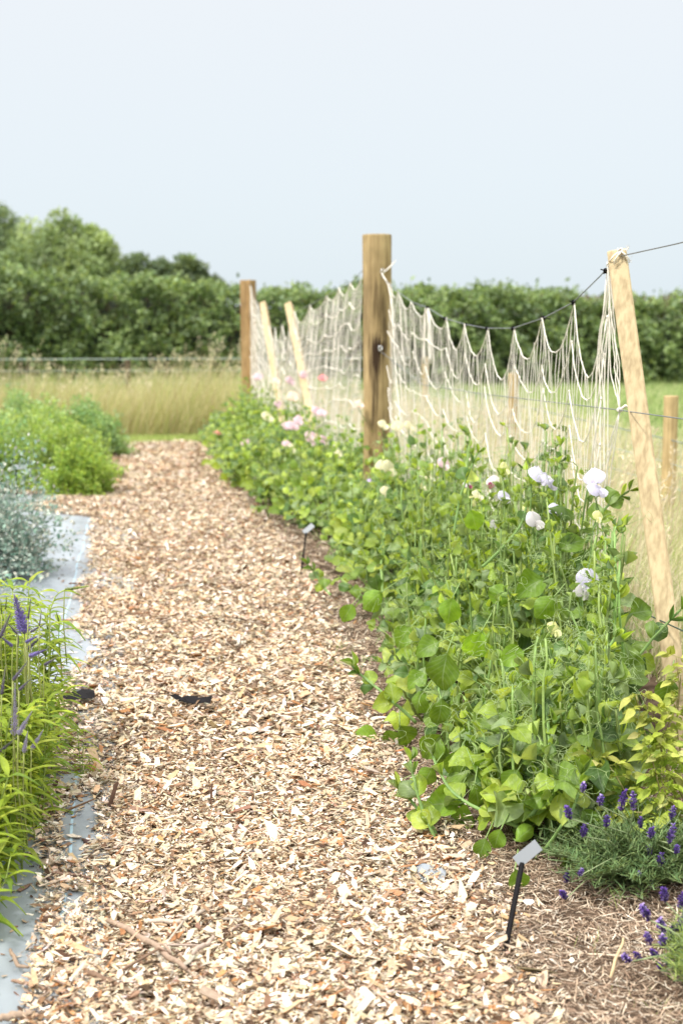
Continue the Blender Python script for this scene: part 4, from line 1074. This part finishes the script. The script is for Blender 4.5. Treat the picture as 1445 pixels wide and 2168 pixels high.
LT = [leaf_template(.085, 3, 4, .4, dr, .02, seed=s) for s, dr in ((1, .1), (2, .4))]
def lav_spike(seed, open_):
    r = np.random.RandomState(seed); mb = MB(); k = 90
    t = r.rand(k) ** .9; whorl = np.round(t * 5) / 5; a = r.uniform(0, 6.28, k)
    R0 = .20 * np.sin(np.clip(whorl * .8 + .18, 0, 1) * pi) ** .6
    p = np.stack([np.cos(a) * R0 * .6, np.sin(a) * R0 * .6, whorl + r.normal(0, .03, k)], 1)
    d = np.stack([np.cos(a), np.sin(a), r.uniform(.3, 1.2, k)], 1); n_ = np.stack([-np.cos(a) * .5, -np.sin(a) * .5, np.ones(k)], 1)
    c = np.array([(.14, .07, .36), (.24, .14, .54), (.09, .06, .22), (.52, .40, .80)])[r.choice(4, k, p=[.35, .25, .15, .25] if open_ else [.5, .2, .27, .03])] * r.uniform(.8, 1.2, (k, 1))
    mb.inst(quad_template(.8, .3), p, frames(d, n_), np.where(r.rand(k) < .3, .26, .17), c)
    mb.tube([(0, 0, -.05), (0, 0, 1)], .07, (.10, .08, .20), 5)
    return mb
LSP = []
for i in range(4):
    ob = lav_spike(i, i % 2).build('flower_spike', M_spike, None, True, world_origin=True); LSP.append(ob.data); bpy.data.objects.remove(ob)
import mathutils
def lavender(label, c, r, h, nl, spikes, yrange, leafc):
    o = thing('lavender_plant', label, 'plant', (c[0], c[1], 0), 'lavenders in the right foreground')
    st, lb = MB(), MB(); LL = []
    ns = nl // 22
    for s_ in range(ns):
        a_ = rs.uniform(0, 6.28); e_ = rs.uniform(.1, 1) ** .7
        tip = np.array([c[0] + cos(a_) * r * e_, c[1] + sin(a_) * r * e_, h * rs.uniform(.45, 1) * (1.1 - .6 * e_ ** 2)])
        b_ = np.array([c[0] + cos(a_) * r * .3 * e_, c[1] + sin(a_) * r * .3 * e_, 0])
        pts = interp_poly([b_, (b_ + tip) / 2 + (0, 0, .01), tip], 8); st.tube(pts, .0011, (.22, .30, .14), 4)
        for p in interp_poly(pts, 16)[1:]:
            for s2 in (-1, 1):
                aa = rs.uniform(0, 6.28); LL.append((p, (cos(aa), sin(aa), rs.uniform(.4, 1.4)), (-cos(aa), -sin(aa), .6), rs.uniform(.015, .030)))
    kk = len(LL); cc = np.array(leafc)[rs.randint(len(leafc), size=kk)] * rs.uniform(.75, 1.2, (kk, 1))
    add_leaves(lb, LT, [q[0] for q in LL], np.array([q[1] for q in LL]), np.array([q[2] for q in LL]), np.array([q[3] for q in LL]), cc)
    for (px, py, s_, lean) in spikes:
        yy = rs.uniform(*yrange); b_ = A(px, py + s_ * .5, yy); L_ = s_ / F * yy
        d = nrm(np.array([lean, rs.normal(0, .2), 1.])); ob = bpy.data.objects.new('flower_spike', LSP[rs.randint(4)]); COL.objects.link(ob); ob.parent = o
        ob.location = b_ - np.array(o['_org']); ob.scale = (min(L_, .022) * 1.15, min(L_, .022) * 1.15, L_ * .9); ob.rotation_mode = 'QUATERNION'; ob.rotation_quaternion = mathutils.Vector(d).to_track_quat('Z', 'Y')
        root = np.array([c[0] + rs.normal(0, .02), c[1] + rs.normal(0, .02), .03])
        st.tube(interp_poly([root, b_ * .5 + root * .5 + (0, 0, .02), b_], 8), .0012, (.34, .42, .22), 4)
    lb.build('leaves', M_lav, o, True); st.build('stems', M_peastem, o, True)
l1 = G(1400, 1880)
lavender('wide lavender mound with short dark purple heads under the yellow jasmine', (l1[0] - .01, l1[1] + .07), .20, .115, 12000,
         [(1313, 1690, 50, .1), (1232, 1665, 24, 0), (1268, 1692, 26, .1), (1340, 1695, 40, 0), (1205, 1716, 34, -.3), (1232, 1755, 32, .2), (1282, 1735, 30, 0), (1415, 1762, 46, .2), (1395, 1817, 34, .1), (1197, 1890, 26, -.6),
          (1198, 1855, 26, .1), (1225, 1845, 20, .3), (1376, 1760, 28, 0), (1373, 1798, 26, 0), (1355, 1740, 24, 0), (1378, 1865, 14, 0), (1303, 1884, 14, 0), (1430, 1795, 24, 0), (1352, 1850, 14, 0), (1235, 1905, 16, -.6), (1420, 1720, 30, .2)], (2.26, 2.36),
         [(.12, .21, .08), (.09, .16, .06), (.17, .26, .10), (.22, .30, .12)])
l2 = G(1470, 2110)
lavender('lavender with bright purple heads at the bottom right corner, light green stems', (l2[0] + .045, l2[1] + .02), .09, .13, 6500,
         [(1407, 1890, 38, -.2), (1372, 1925, 44, -.5), (1402, 1955, 44, -.3), (1418, 1972, 34, .1), (1376, 1985, 30, -.3), (1400, 1990, 34, 0), (1443, 1935, 70, 0), (1332, 2022, 28, -.9), (1355, 2020, 24, -.8), (1390, 2020, 36, -.4), (1412, 2030, 30, .1),
          (1425, 2005, 34, 0), (1398, 2045, 22, -.3), (1404, 2062, 16, -.3), (1438, 1900, 44, .2), (1440, 2020, 28, 0), (1398, 2090, 14, -.4), (1416, 2082, 14, 0), (1433, 1968, 40, .1)], (1.98, 2.06),
         [(.26, .36, .10), (.34, .44, .12), (.20, .30, .10), (.40, .50, .16)])

# ------------------------------------------------------------------ plant labels
def plant_label(label, base, top, pw, ph, rot, back=.35):
    base, top = np.asarray(base), np.asarray(top)
    o = thing('plant_label', label, 'plant label', (base[0], base[1], 0), 'plant labels beside the beds')
    mb = MB(); ax = top - base; mb.tube([base - ax * .06, base, top], .0037 if base[1] < 3 else .004, sides=6, flat=1.25); mb.build('label_stake', M_black, o, False)
    a_ = radians(rot); X = np.array([cos(a_), .15, sin(a_)]); X = nrm(X); Nn = nrm(np.array([.05, -1, back])); Nn = nrm(Nn - Nn.dot(X) * X); Z = np.cross(X, -Nn) * -1; Z = np.cross(Nn, X)
    R = np.stack([X, -Nn, np.cross(X, -Nn)], 1)
    c = top + X * pw * .36 + np.cross(X, -Nn) * ph * .32
    mb = MB(); mb.box(c, (pw, .0016, ph), R); pl = mb.build('label_plate', M_plate, o)
    return o, c, R, pl
o, c, R, pl = plant_label('grey plate on a black stake standing in the mulch before the nearest sweet peas', G(1060, 2056), A(1104, 1828, 2.20), .048, .021, 34)
mb = MB()
for i, dx in enumerate((-.0045, -.0015, .0015, .0045)): mb.box(c + R @ np.array([dx - .001, -.0010, .001]), (.0017, .0005, .0075 - .001 * (i % 2)), R)
for zz in (.0055, -.0035): mb.box(c + R @ np.array([-.001, -.0010, zz]), (.011, .0005, .0010), R)
mb.build('printed_mark', M_mark, pl)
plant_label('small white plate on a thin black stake halfway along the path edge', G(636, 1222), A(648, 1128, 5.66), .05, .022, 38, .9)
plant_label('pale label plate standing beside the silver shrub at the left edge', G(40, 1165, .0), A(34, 992, 6.35), .055, .022, 2, .5)

# ------------------------------------------------------------------ twigs, dark gap sheets, fabric scrap, single straws
TWG = [([(228, 1948), (262, 1962), (300, 1985), (345, 2015), (395, 2052)], .0052, (.34, .25, .19), 'thick pale brown forked twig lying aslant near the bottom of the path'),
       ([(305, 1952), (380, 1950), (440, 1925)], .0045, (.52, .44, .36), 'long split pale stick above the forked twig'),
       ([(408, 2020), (440, 1995), (452, 1982)], .0045, (.45, .36, .30), 'short pale stick right of the forked twig'),
       ([(180, 2058), (215, 2072), (258, 2088)], .005, (.20, .13, .09), 'dark brown twig below the forked twig'),
       ([(180, 1782), (228, 1796)], .0065, (.10, .06, .06), 'short blackish bark stick beside the bare fabric patch'),
       ([(22, 2010), (32, 2030), (40, 2046), (62, 2048)], .0035, (.30, .22, .16), 'thin crooked twig on the fabric at the left edge'),
       ([(25, 2076), (70, 2084), (110, 2100)], .003, (.30, .20, .14), 'thin straight twig below the crooked one at the left edge'),
       ([(0, 2160), (30, 2148), (70, 2146)], .006, (.36, .27, .20), 'stout twig end in the bottom left corner'),
       ([(95, 1848), (165, 1853), (200, 1860)], .003, (.28, .18, .14), 'reddish brown twig lying level with the second lavender'),
       ([(225, 1865), (320, 1876)], .0025, (.26, .17, .14), 'thin brown twig crossing the path left of centre'),
       ([(298, 1650), (350, 1668), (392, 1660)], .006, (.36, .22, .14), 'curled brown bark strip in the middle of the path'),
       ([(480, 1806), (540, 1802)], .005, (.26, .24, .25), 'weathered grey stick in the middle of the path'),
       ([(1106, 2165), (1100, 2120)], .0022, (.60, .48, .30), 'short straw poking up at the bottom of the mulch'),
       ([(1290, 2075), (1318, 1985)], .0026, (.66, .52, .32), 'single upright yellow straw in the mulch by the lower lavender'),
       ([(1145, 2015), (1330, 2025)], .0016, (.66, .56, .42), 'long pale straw lying flat left of the lower lavender')]
for px_, r_, c_, lab in TWG:
    pts = [G(a_, b_, .016) for a_, b_ in px_]
    if 'upright' in lab: pts = [G(1290, 2075, .01), A(1318, 1985, G(1290, 2075)[1] - .005)]
    if 'poking' in lab: pts = [G(1106, 2160, .01), A(1100, 2105, G(1106, 2160)[1])]
    pts = interp_poly(pts, 10); pts[1:-1] += rs.normal(0, r_ * .25, (8, 3))
    mb = MB(); mb.tube(pts, r_ * np.array([.7, .9, 1, .95, 1.05, .9, 1, .85, .8, .6]), c_, 7)
    if 'forked' in lab:
        mb.tube(interp_poly([pts[5], G(350, 2000, .025), G(362, 2020, .018)], 5), r_ * .45, c_, 6)
    tag(mb.build('twig' if 'straw' not in lab else 'straw', M_chip, None, True), lab, 'twig' if 'straw' not in lab else 'straw', 'loose sticks on the path' if 'straw' not in lab else 'loose straws in the mulch')
def scrap(lab, px, z=.038, mat=None):  # black sheets stand in for dark gaps; the grey one is fabric
    pts = [G(a_, b_, z) for a_, b_ in px]; k = len(pts) // 2
    top = interp_poly(pts[:k], 8); bot = interp_poly(pts[k:][::-1], 8)
    mb = MB(); rows = [top + (0, 0, .012 * abs(sin(1.))), (top + bot) / 2 + (0, 0, .006), bot]
    V = np.concatenate(rows); V[:, 2] += rs.normal(0, .002, len(V)); lv, lt = grid_faces(8, 3); mb.add(V, lv, lt)
    mb.add(V - (0, 0, .001), lv, lt)
    tag(mb.build('fabric_or_gap_sheet', mat or M_black, None), lab, 'fabric scrap', 'fabric scraps in the chips')
scrap('black sheet standing in for a dark gap in the chips beside the speedwell plant', [(128, 1470), (150, 1476), (178, 1466), (200, 1468), (202, 1474), (190, 1480), (150, 1483), (128, 1478)])
scrap('narrow black sheet standing in for a dark gap in the middle of the chip path', [(360, 1478), (400, 1481), (450, 1483), (445, 1488), (405, 1490), (378, 1484)])
scrap('grey fabric scrap under the flat shoots of the nearest sweet pea', [(860, 1846), (900, 1842), (945, 1850), (940, 1862), (900, 1868), (865, 1856)], .013, M_fabric)

# ------------------------------------------------------------------ grasses
def blade_template(seed, seg=5):
    r = np.random.RandomState(seed); t = np.linspace(0, 1, seg); b = r.uniform(.1, .55)
    w = (1 - t ** 1.5) * .5 + .05
    v = []
    for i in range(seg): v += [[-w[i], b * t[i] ** 2, t[i] * (1 - .25 * b * t[i])], [w[i], b * t[i] ** 2, t[i] * (1 - .25 * b * t[i])]]
    lv, lt = grid_faces(2, seg)
    return (np.array(v), lv, lt, np.zeros((2 * seg, 2)), np.ones((2 * seg, 3)))
BT = [blade_template(s) for s in range(8)]
BT3 = [blade_template(s, 3) for s in range(5)]
def grass(mb, x, y, h, w, cols, probs=None, lean=.25, T=None, wind=(.25, 0)):
    T = T or BT; k = len(x); a = rs.uniform(0, 6.28, k)
    z = np.stack([rs.normal(wind[0], lean, k), rs.normal(wind[1], lean, k), np.ones(k)], 1)
    y_ = np.stack([np.cos(a) + wind[0] * 2, np.sin(a), 0 * a], 1)
    zz = nrm(z); yy = nrm(y_ - (y_ * zz).sum(1)[:, None] * zz); xx_ = np.cross(yy, zz); R = np.stack([xx_, yy, zz], -1)
    c = np.array(cols)[rs.choice(len(cols), k, p=probs)] * rs.uniform(.8, 1.2, (k, 1))
    hh = h * np.ones(k); sc = np.stack([w * np.ones(k), hh, hh], 1); pos = np.stack([x, y, 0 * x], 1)
    for t_ in range(len(T)):
        s_ = slice(t_, None, len(T)); mb.inst(T[t_], pos[s_], R[s_], sc[s_], c[s_])
def seedheads(mb, x, y, h, size, col):
    k = len(x)
    for i in range(k):
        p = np.array([x[i], y[i], 0]); d = np.array([rs.normal(.25, .12), rs.normal(0, .1), 1.]); tip = p + d * h[i]
        mb.tube([p, (p + tip) / 2, tip], .0018, col, 3, cap=False)
    m_ = 9
    pos = np.repeat(np.stack([x, y, h], 1), m_, 0) + rs.normal(0, 1, (k * m_, 3)) * (size * .25, size * .25, size * .6) + np.repeat(np.stack([.25 * h, 0 * h, 0 * h], 1), m_, 0)
    mb.inst(quad_template(.35, .1), pos, frames(nrm(rs.normal(0, .5, (k * m_, 3)) + (.3, 0, 1)), rs.normal(0, 1, (k * m_, 3))), np.full(k * m_, size * .5), np.tile(col, (k * m_, 1)) * rs.uniform(.8, 1.2, (k * m_, 1)))
DRY = [(.60, .54, .27), (.47, .49, .19), (.68, .60, .38), (.38, .44, .15), (.42, .32, .17)]
# long grass across the back
mb = MB(); k = 26000; x = rs.uniform(-5, 1.6, k); y = 13.0 + 1.9 * rs.rand(k)
dens = .62 + .38 * np.sin(x * 3.1) * np.sin(x * 1.3 + 1)
grass(mb, x, y, .50 * np.clip(rs.normal(.95, .28, k), .35, 1.75) * (.74 + .38 * dens), .0045, DRY, [.30, .28, .16, .16, .10], .22)
k = 330; x = rs.uniform(-4.5, 1.5, k); y = 13.1 + 1.7 * rs.rand(k); seedheads(mb, x, y, rs.uniform(.45, .80, k) * (.85 + .2 * np.sin(x * 3)), .07, (.70, .64, .44))
mb.build('long_grass', M_grass, None, kind='stuff', world_origin=True)
# mown strip
mb = MB(); k = 26000; x = rs.uniform(-5, 2.2, k); y = 12.25 + .85 * rs.rand(k); grass(mb, x, y, rs.uniform(.02, .05, k), .006, [(.30, .42, .09), (.38, .46, .14), (.46, .48, .20)], None, .4, BT3)
mb.build('mown_grass', M_grass, None, kind='stuff', world_origin=True)
# dry grass beyond the net
PALE = [(.68, .60, .42), (.60, .56, .34), (.46, .52, .20), (.34, .44, .13), (.78, .70, .54)]
mb = MB()
for (y0, y1, k, w_) in ((2.4, 5, 16000, .0035), (5, 9, 22000, .0045), (9, 15, 22000, .006)):
    y = rs.uniform(y0, y1, k); x = rowx(y) + .16 + rs.uniform(0, 1, k) ** 1.05 * (1.5 + .1 * y)
    grass(mb, x, y, .27 * rs.uniform(.5, 1.35, k), w_, PALE, [.28, .25, .20, .12, .15], .3)
k = 500; y = rs.uniform(3, 14, k); x = rowx(y) + .25 + rs.rand(k) * 1.3; seedheads(mb, x, y, rs.uniform(.3, .48, k), .05, (.74, .64, .46))
mb.build('dry_grass', M_grass, None, kind='stuff', world_origin=True)
# green field up to the hedge
mb = MB(); k = 46000; y = 8 + 15 * rs.rand(k) ** .8; x = 2.4 + rs.rand(k) * (y * .42)
grass(mb, x, y, rs.uniform(.08, .20, k), .012, [(.28, .38, .12), (.38, .46, .18), (.52, .54, .30), (.22, .33, .10)], None, .35, BT3)
k = 16000; x = rs.uniform(-7, 3, k); y = rs.uniform(15.2, 21, k); grass(mb, x, y, rs.uniform(.2, .45, k), .012, [(.20, .30, .08), (.30, .38, .12), (.36, .40, .16)], None, .3, BT3)
mb.build('meadow_grass', M_grass, None, kind='stuff', world_origin=True)
# stray tufts in the mulch
mb = MB()
for (px, py, k, h) in ((1035, 2000, 26, .035), (1070, 2008, 22, .03), (1225, 2020, 12, .03), (1140, 2010, 12, .02), (720, 1380, 30, .04), (850, 1700, 24, .04), (905, 1580, 20, .04), (1400, 2145, 20, .02), (1340, 2110, 10, .02), (1300, 1900, 20, .04), (640, 1215, 14, .04)):
    c = G(px, py); grass(mb, c[0] + rs.normal(0, .015, k), c[1] + rs.normal(0, .03, k), h * rs.uniform(.5, 1.2, k), .0012, [(.26, .38, .08), (.36, .46, .14)], None, .6)
mb.build('grass_tufts', M_grass, None, kind='stuff', world_origin=True)

# ------------------------------------------------------------------ hedge and trees
def hedge():
    o = thing('hedge', 'long dark green field hedge running across the back of the picture', 'hedge', (1, 23, 0))
    mb = MB(); k = 90000
    x = rs.uniform(-9, 15, k)
    yb = 21.6 + .05 * (x + 1)
    top = np.interp(x, [-9, -3, -1.5, 0, 1, 3, 5, 8, 11], [1.90, 1.76, 1.70, 1.62, 1.52, 1.44, 1.50, 1.36, 1.20]) + .035 * np.sin(x * 2.3) + .05 * np.sin(x * 5.7 + 1) + .04 * np.sin(x * 13)
    face = rs.rand(k) < .72
    s = rs.rand(k)
    z = np.where(face, s * top, top + rs.normal(0, .05, k))
    bulge = .16 * np.sin(x * 2.1 + 2 * np.sin(z * 2.1)) * np.sin(z * 3.4 + x * 1.3) + .14 * np.sin(x * 8 + z * 7) + .10 * np.sin(x * 17 + 2 * np.sin(z * 9)) * np.sin(z * 19 + x * 5)
    rnd = .35 * (z / top) ** 4
    y = np.where(face, yb + rnd - bulge + abs(rs.normal(0, .16, k)), yb + rs.rand(k) ** 1.2 * 1.6 + .3)
    keep = ~(face & ((np.sin(x * 6.3 + 3 * np.sin(z * 3)) * np.sin(z * 7.7 + 2 * np.sin(x * 2.9)) > .45 + .25 * z / top) & (rs.rand(k) < .85)))
    z = z + np.where(face, 0, .05 * np.sin(x * 6 + y * 3))
    tall = rs.rand(k) < .12; z = np.where(tall & ~face, z + rs.rand(k) ** 2 * .13, z)
    pos = np.stack([x, y, np.maximum(z, .05)], 1)
    clump = .5 + .5 * np.sin(x * 2.7 + z * 2) * np.sin(z * 5 + x * 3.1)
    cc = np.array([(.16, .24, .085), (.22, .31, .11), (.10, .16, .06), (.31, .40, .18), (.25, .34, .19)])[rs.choice(5, k, p=[.32, .25, .2, .12, .11])] * (rs.uniform(.75, 1.25, k) * (.85 + .4 * clump))[:, None]
    d = nrm(rs.normal(0, .8, (k, 3)) + (0, -.5, .3)); n_ = nrm(rs.normal(0, .75, (k, 3)) + (0, -.5, .8)); pos, d, n_, cc = pos[keep], d[keep], n_[keep], cc[keep]; k = len(pos)
    add_leaves(mb, QT, pos, d, n_, rs.uniform(.055, .12, k), cc)
    mb.build('foliage', M_hedge, o, True)
    # inner stems
    mb = MB(); k = 5000; x = rs.uniform(-9, 15, k); yb = 22.1 + .05 * (x + 1)
    for i in range(700):
        xx0 = rs.uniform(-9, 14); y0 = 22.2 + .05 * xx0 + rs.uniform(0, .8)
        mb.tube(interp_poly([(xx0, y0, 0), (xx0 + rs.normal(0, .15), y0 + rs.normal(0, .1), .8), (xx0 + rs.normal(0, .35), y0 - rs.uniform(0, .3), 1.5)], 5), np.linspace(.03, .008, 5), (.16, .12, .08), 4)
    mb.build('branches', M_bark, o, True)
    mb = MB(); xs = np.linspace(-9, 15, 60); zs = np.linspace(0, 1, 10)  # near-black core sheets, the hedge's inner shade put into their colour
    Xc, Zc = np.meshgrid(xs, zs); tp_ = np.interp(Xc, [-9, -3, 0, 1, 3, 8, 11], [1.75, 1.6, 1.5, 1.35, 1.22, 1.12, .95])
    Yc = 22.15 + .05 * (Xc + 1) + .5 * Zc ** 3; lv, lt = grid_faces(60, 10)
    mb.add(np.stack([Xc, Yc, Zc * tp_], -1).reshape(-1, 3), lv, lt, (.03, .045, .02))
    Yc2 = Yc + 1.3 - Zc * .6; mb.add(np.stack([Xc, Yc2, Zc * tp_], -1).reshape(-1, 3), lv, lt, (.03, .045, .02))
    mb.build('shade_core', M_hedge, o, True)
hedge()
def tree(label, lobes, Y, nleaf, cols, base, trunk_r, lsize):
    o = thing('tree', label, 'tree', (base[0], base[1], 0), 'trees behind the hedge')
    mb = MB(); st = MB()
    L = np.array(lobes); w_ = L[:, 3] * L[:, 4] * L[:, 5]; w_ = w_ ** .67; w_ = w_ / w_.sum()
    # sub-clumps on each lobe
    cl = []
    for i, lb_ in enumerate(L):
        m_ = int(46 * w_[i] * len(L) / 1.5) + 8
        u = nrm(rs.normal(0, 1, (m_, 3))); u[:, 1] = -abs(u[:, 1]) * .8 + .2 * rs.normal(0, 1, m_)
        c = lb_[:3] + u * lb_[3:6] * rs.uniform(.72, 1.02, (m_, 1)); cl += [(q, rs.uniform(.16, .34) * min(lb_[3:6]) + .12) for q in c]
    k_each = nleaf // len(cl)
    P_, D_, C_ = [], [], []
    for (c, r) in cl:
        u = nrm(rs.normal(0, 1, (k_each, 3))); rr = rs.uniform(.3, 1, (k_each, 1)) ** .5
        P_.append(c + u * rr * r); D_.append(u); C_.append(np.tile(np.array(cols[rs.randint(len(cols))]) * rs.uniform(.8, 1.2), (k_each, 1)) * rs.uniform(.8, 1.2, (k_each, 1)))
        if rs.rand() < .5: st.tube(interp_poly([base + np.array([0, 0, c[2] * .35]), (base + c) / 2 + (0, 0, .3), c], 6), np.linspace(trunk_r * .4, .02, 6), (1, 1, 1), 5)
    P_, D_, C_ = map(np.concatenate, (P_, D_, C_)); k = len(P_)
    add_leaves(mb, QT, P_, nrm(D_ + rs.normal(0, .5, (k, 3))), nrm(D_ * .4 + (0, -.3, .8) + rs.normal(0, .4, (k, 3))), lsize * rs.uniform(.7, 1.3, k), C_)
    for lb_ in L:   # inner shells, leaf colour darkened for the shade inside the crown
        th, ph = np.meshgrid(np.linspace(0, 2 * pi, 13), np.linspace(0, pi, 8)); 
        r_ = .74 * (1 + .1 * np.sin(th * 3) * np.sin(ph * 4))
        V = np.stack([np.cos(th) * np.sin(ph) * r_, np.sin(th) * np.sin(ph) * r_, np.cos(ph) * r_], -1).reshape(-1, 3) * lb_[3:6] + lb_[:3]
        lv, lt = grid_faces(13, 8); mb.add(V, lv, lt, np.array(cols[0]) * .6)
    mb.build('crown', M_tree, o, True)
    st.tube([base, base + (.1, 0, 1.5), base + (0, 0, 3)], [trunk_r, trunk_r * .8, trunk_r * .5], (1, 1, 1), 8); st.build('trunk', M_bark, o, True)
def lobe(px, py, Y, rpx, rz, ry=None):
    c = A(px, py, Y); s_ = Y / F; return (c[0], c[1], c[2], rpx * s_, (ry or rpx) * s_ * .8, rz * s_)
TC1 = [(.24, .33, .14), (.30, .39, .17), (.20, .28, .12), (.33, .42, .20)]
tree('broad rounded green tree behind the hedge, second from the left', [lobe(140, 560, 38, 92, 86), lobe(205, 585, 37.5, 54, 74), lobe(100, 560, 38, 60, 72), lobe(110, 590, 37, 90, 85), lobe(150, 650, 37, 120, 80)], 38, 26000, TC1, np.array([A(150, 560, 38)[0], 38, 0]), .3, .15)
tree('dark tree at the very left edge behind the hedge', [lobe(-30, 540, 42, 95, 88), lobe(30, 580, 41, 60, 80), lobe(0, 640, 41, 120, 80), lobe(-140, 570, 42, 90, 90)], 42, 20000, [(.14, .20, .10), (.18, .25, .12), (.12, .175, .09)], np.array([A(-30, 560, 42)[0], 42, 0]), .3, .15)
tree('low dark green tree right of the broad rounded one', [lobe(292, 592, 46, 36, 42), lobe(345, 600, 46, 42, 38), lobe(398, 594, 46, 36, 44), lobe(438, 624, 46, 32, 34), lobe(340, 640, 46, 110, 50)], 46, 18000, [(.12, .175, .09), (.16, .22, .11), (.10, .145, .08)], np.array([A(350, 560, 46)[0], 46, 0]), .3, .16)
# distant wood on the skyline at the right
mb = MB(); k = 4000; x = rs.uniform(20, 110, k); pos = np.stack([x, 150 + rs.uniform(0, 6, k), rs.rand(k) * (3.3 + .6 * np.sin(x * .4))], 1)
add_leaves(mb, QT, pos, rs.normal(0, 1, (k, 3)), rs.normal(0, 1, (k, 3)) + (0, -1, 1), rs.uniform(.8, 1.6, k), np.tile((.16, .22, .17), (k, 1)))
mb.build('distant_wood', M_tree, None, kind='stuff', world_origin=True)

for o in list(COL.objects):
    if '_org' in o: del o['_org']
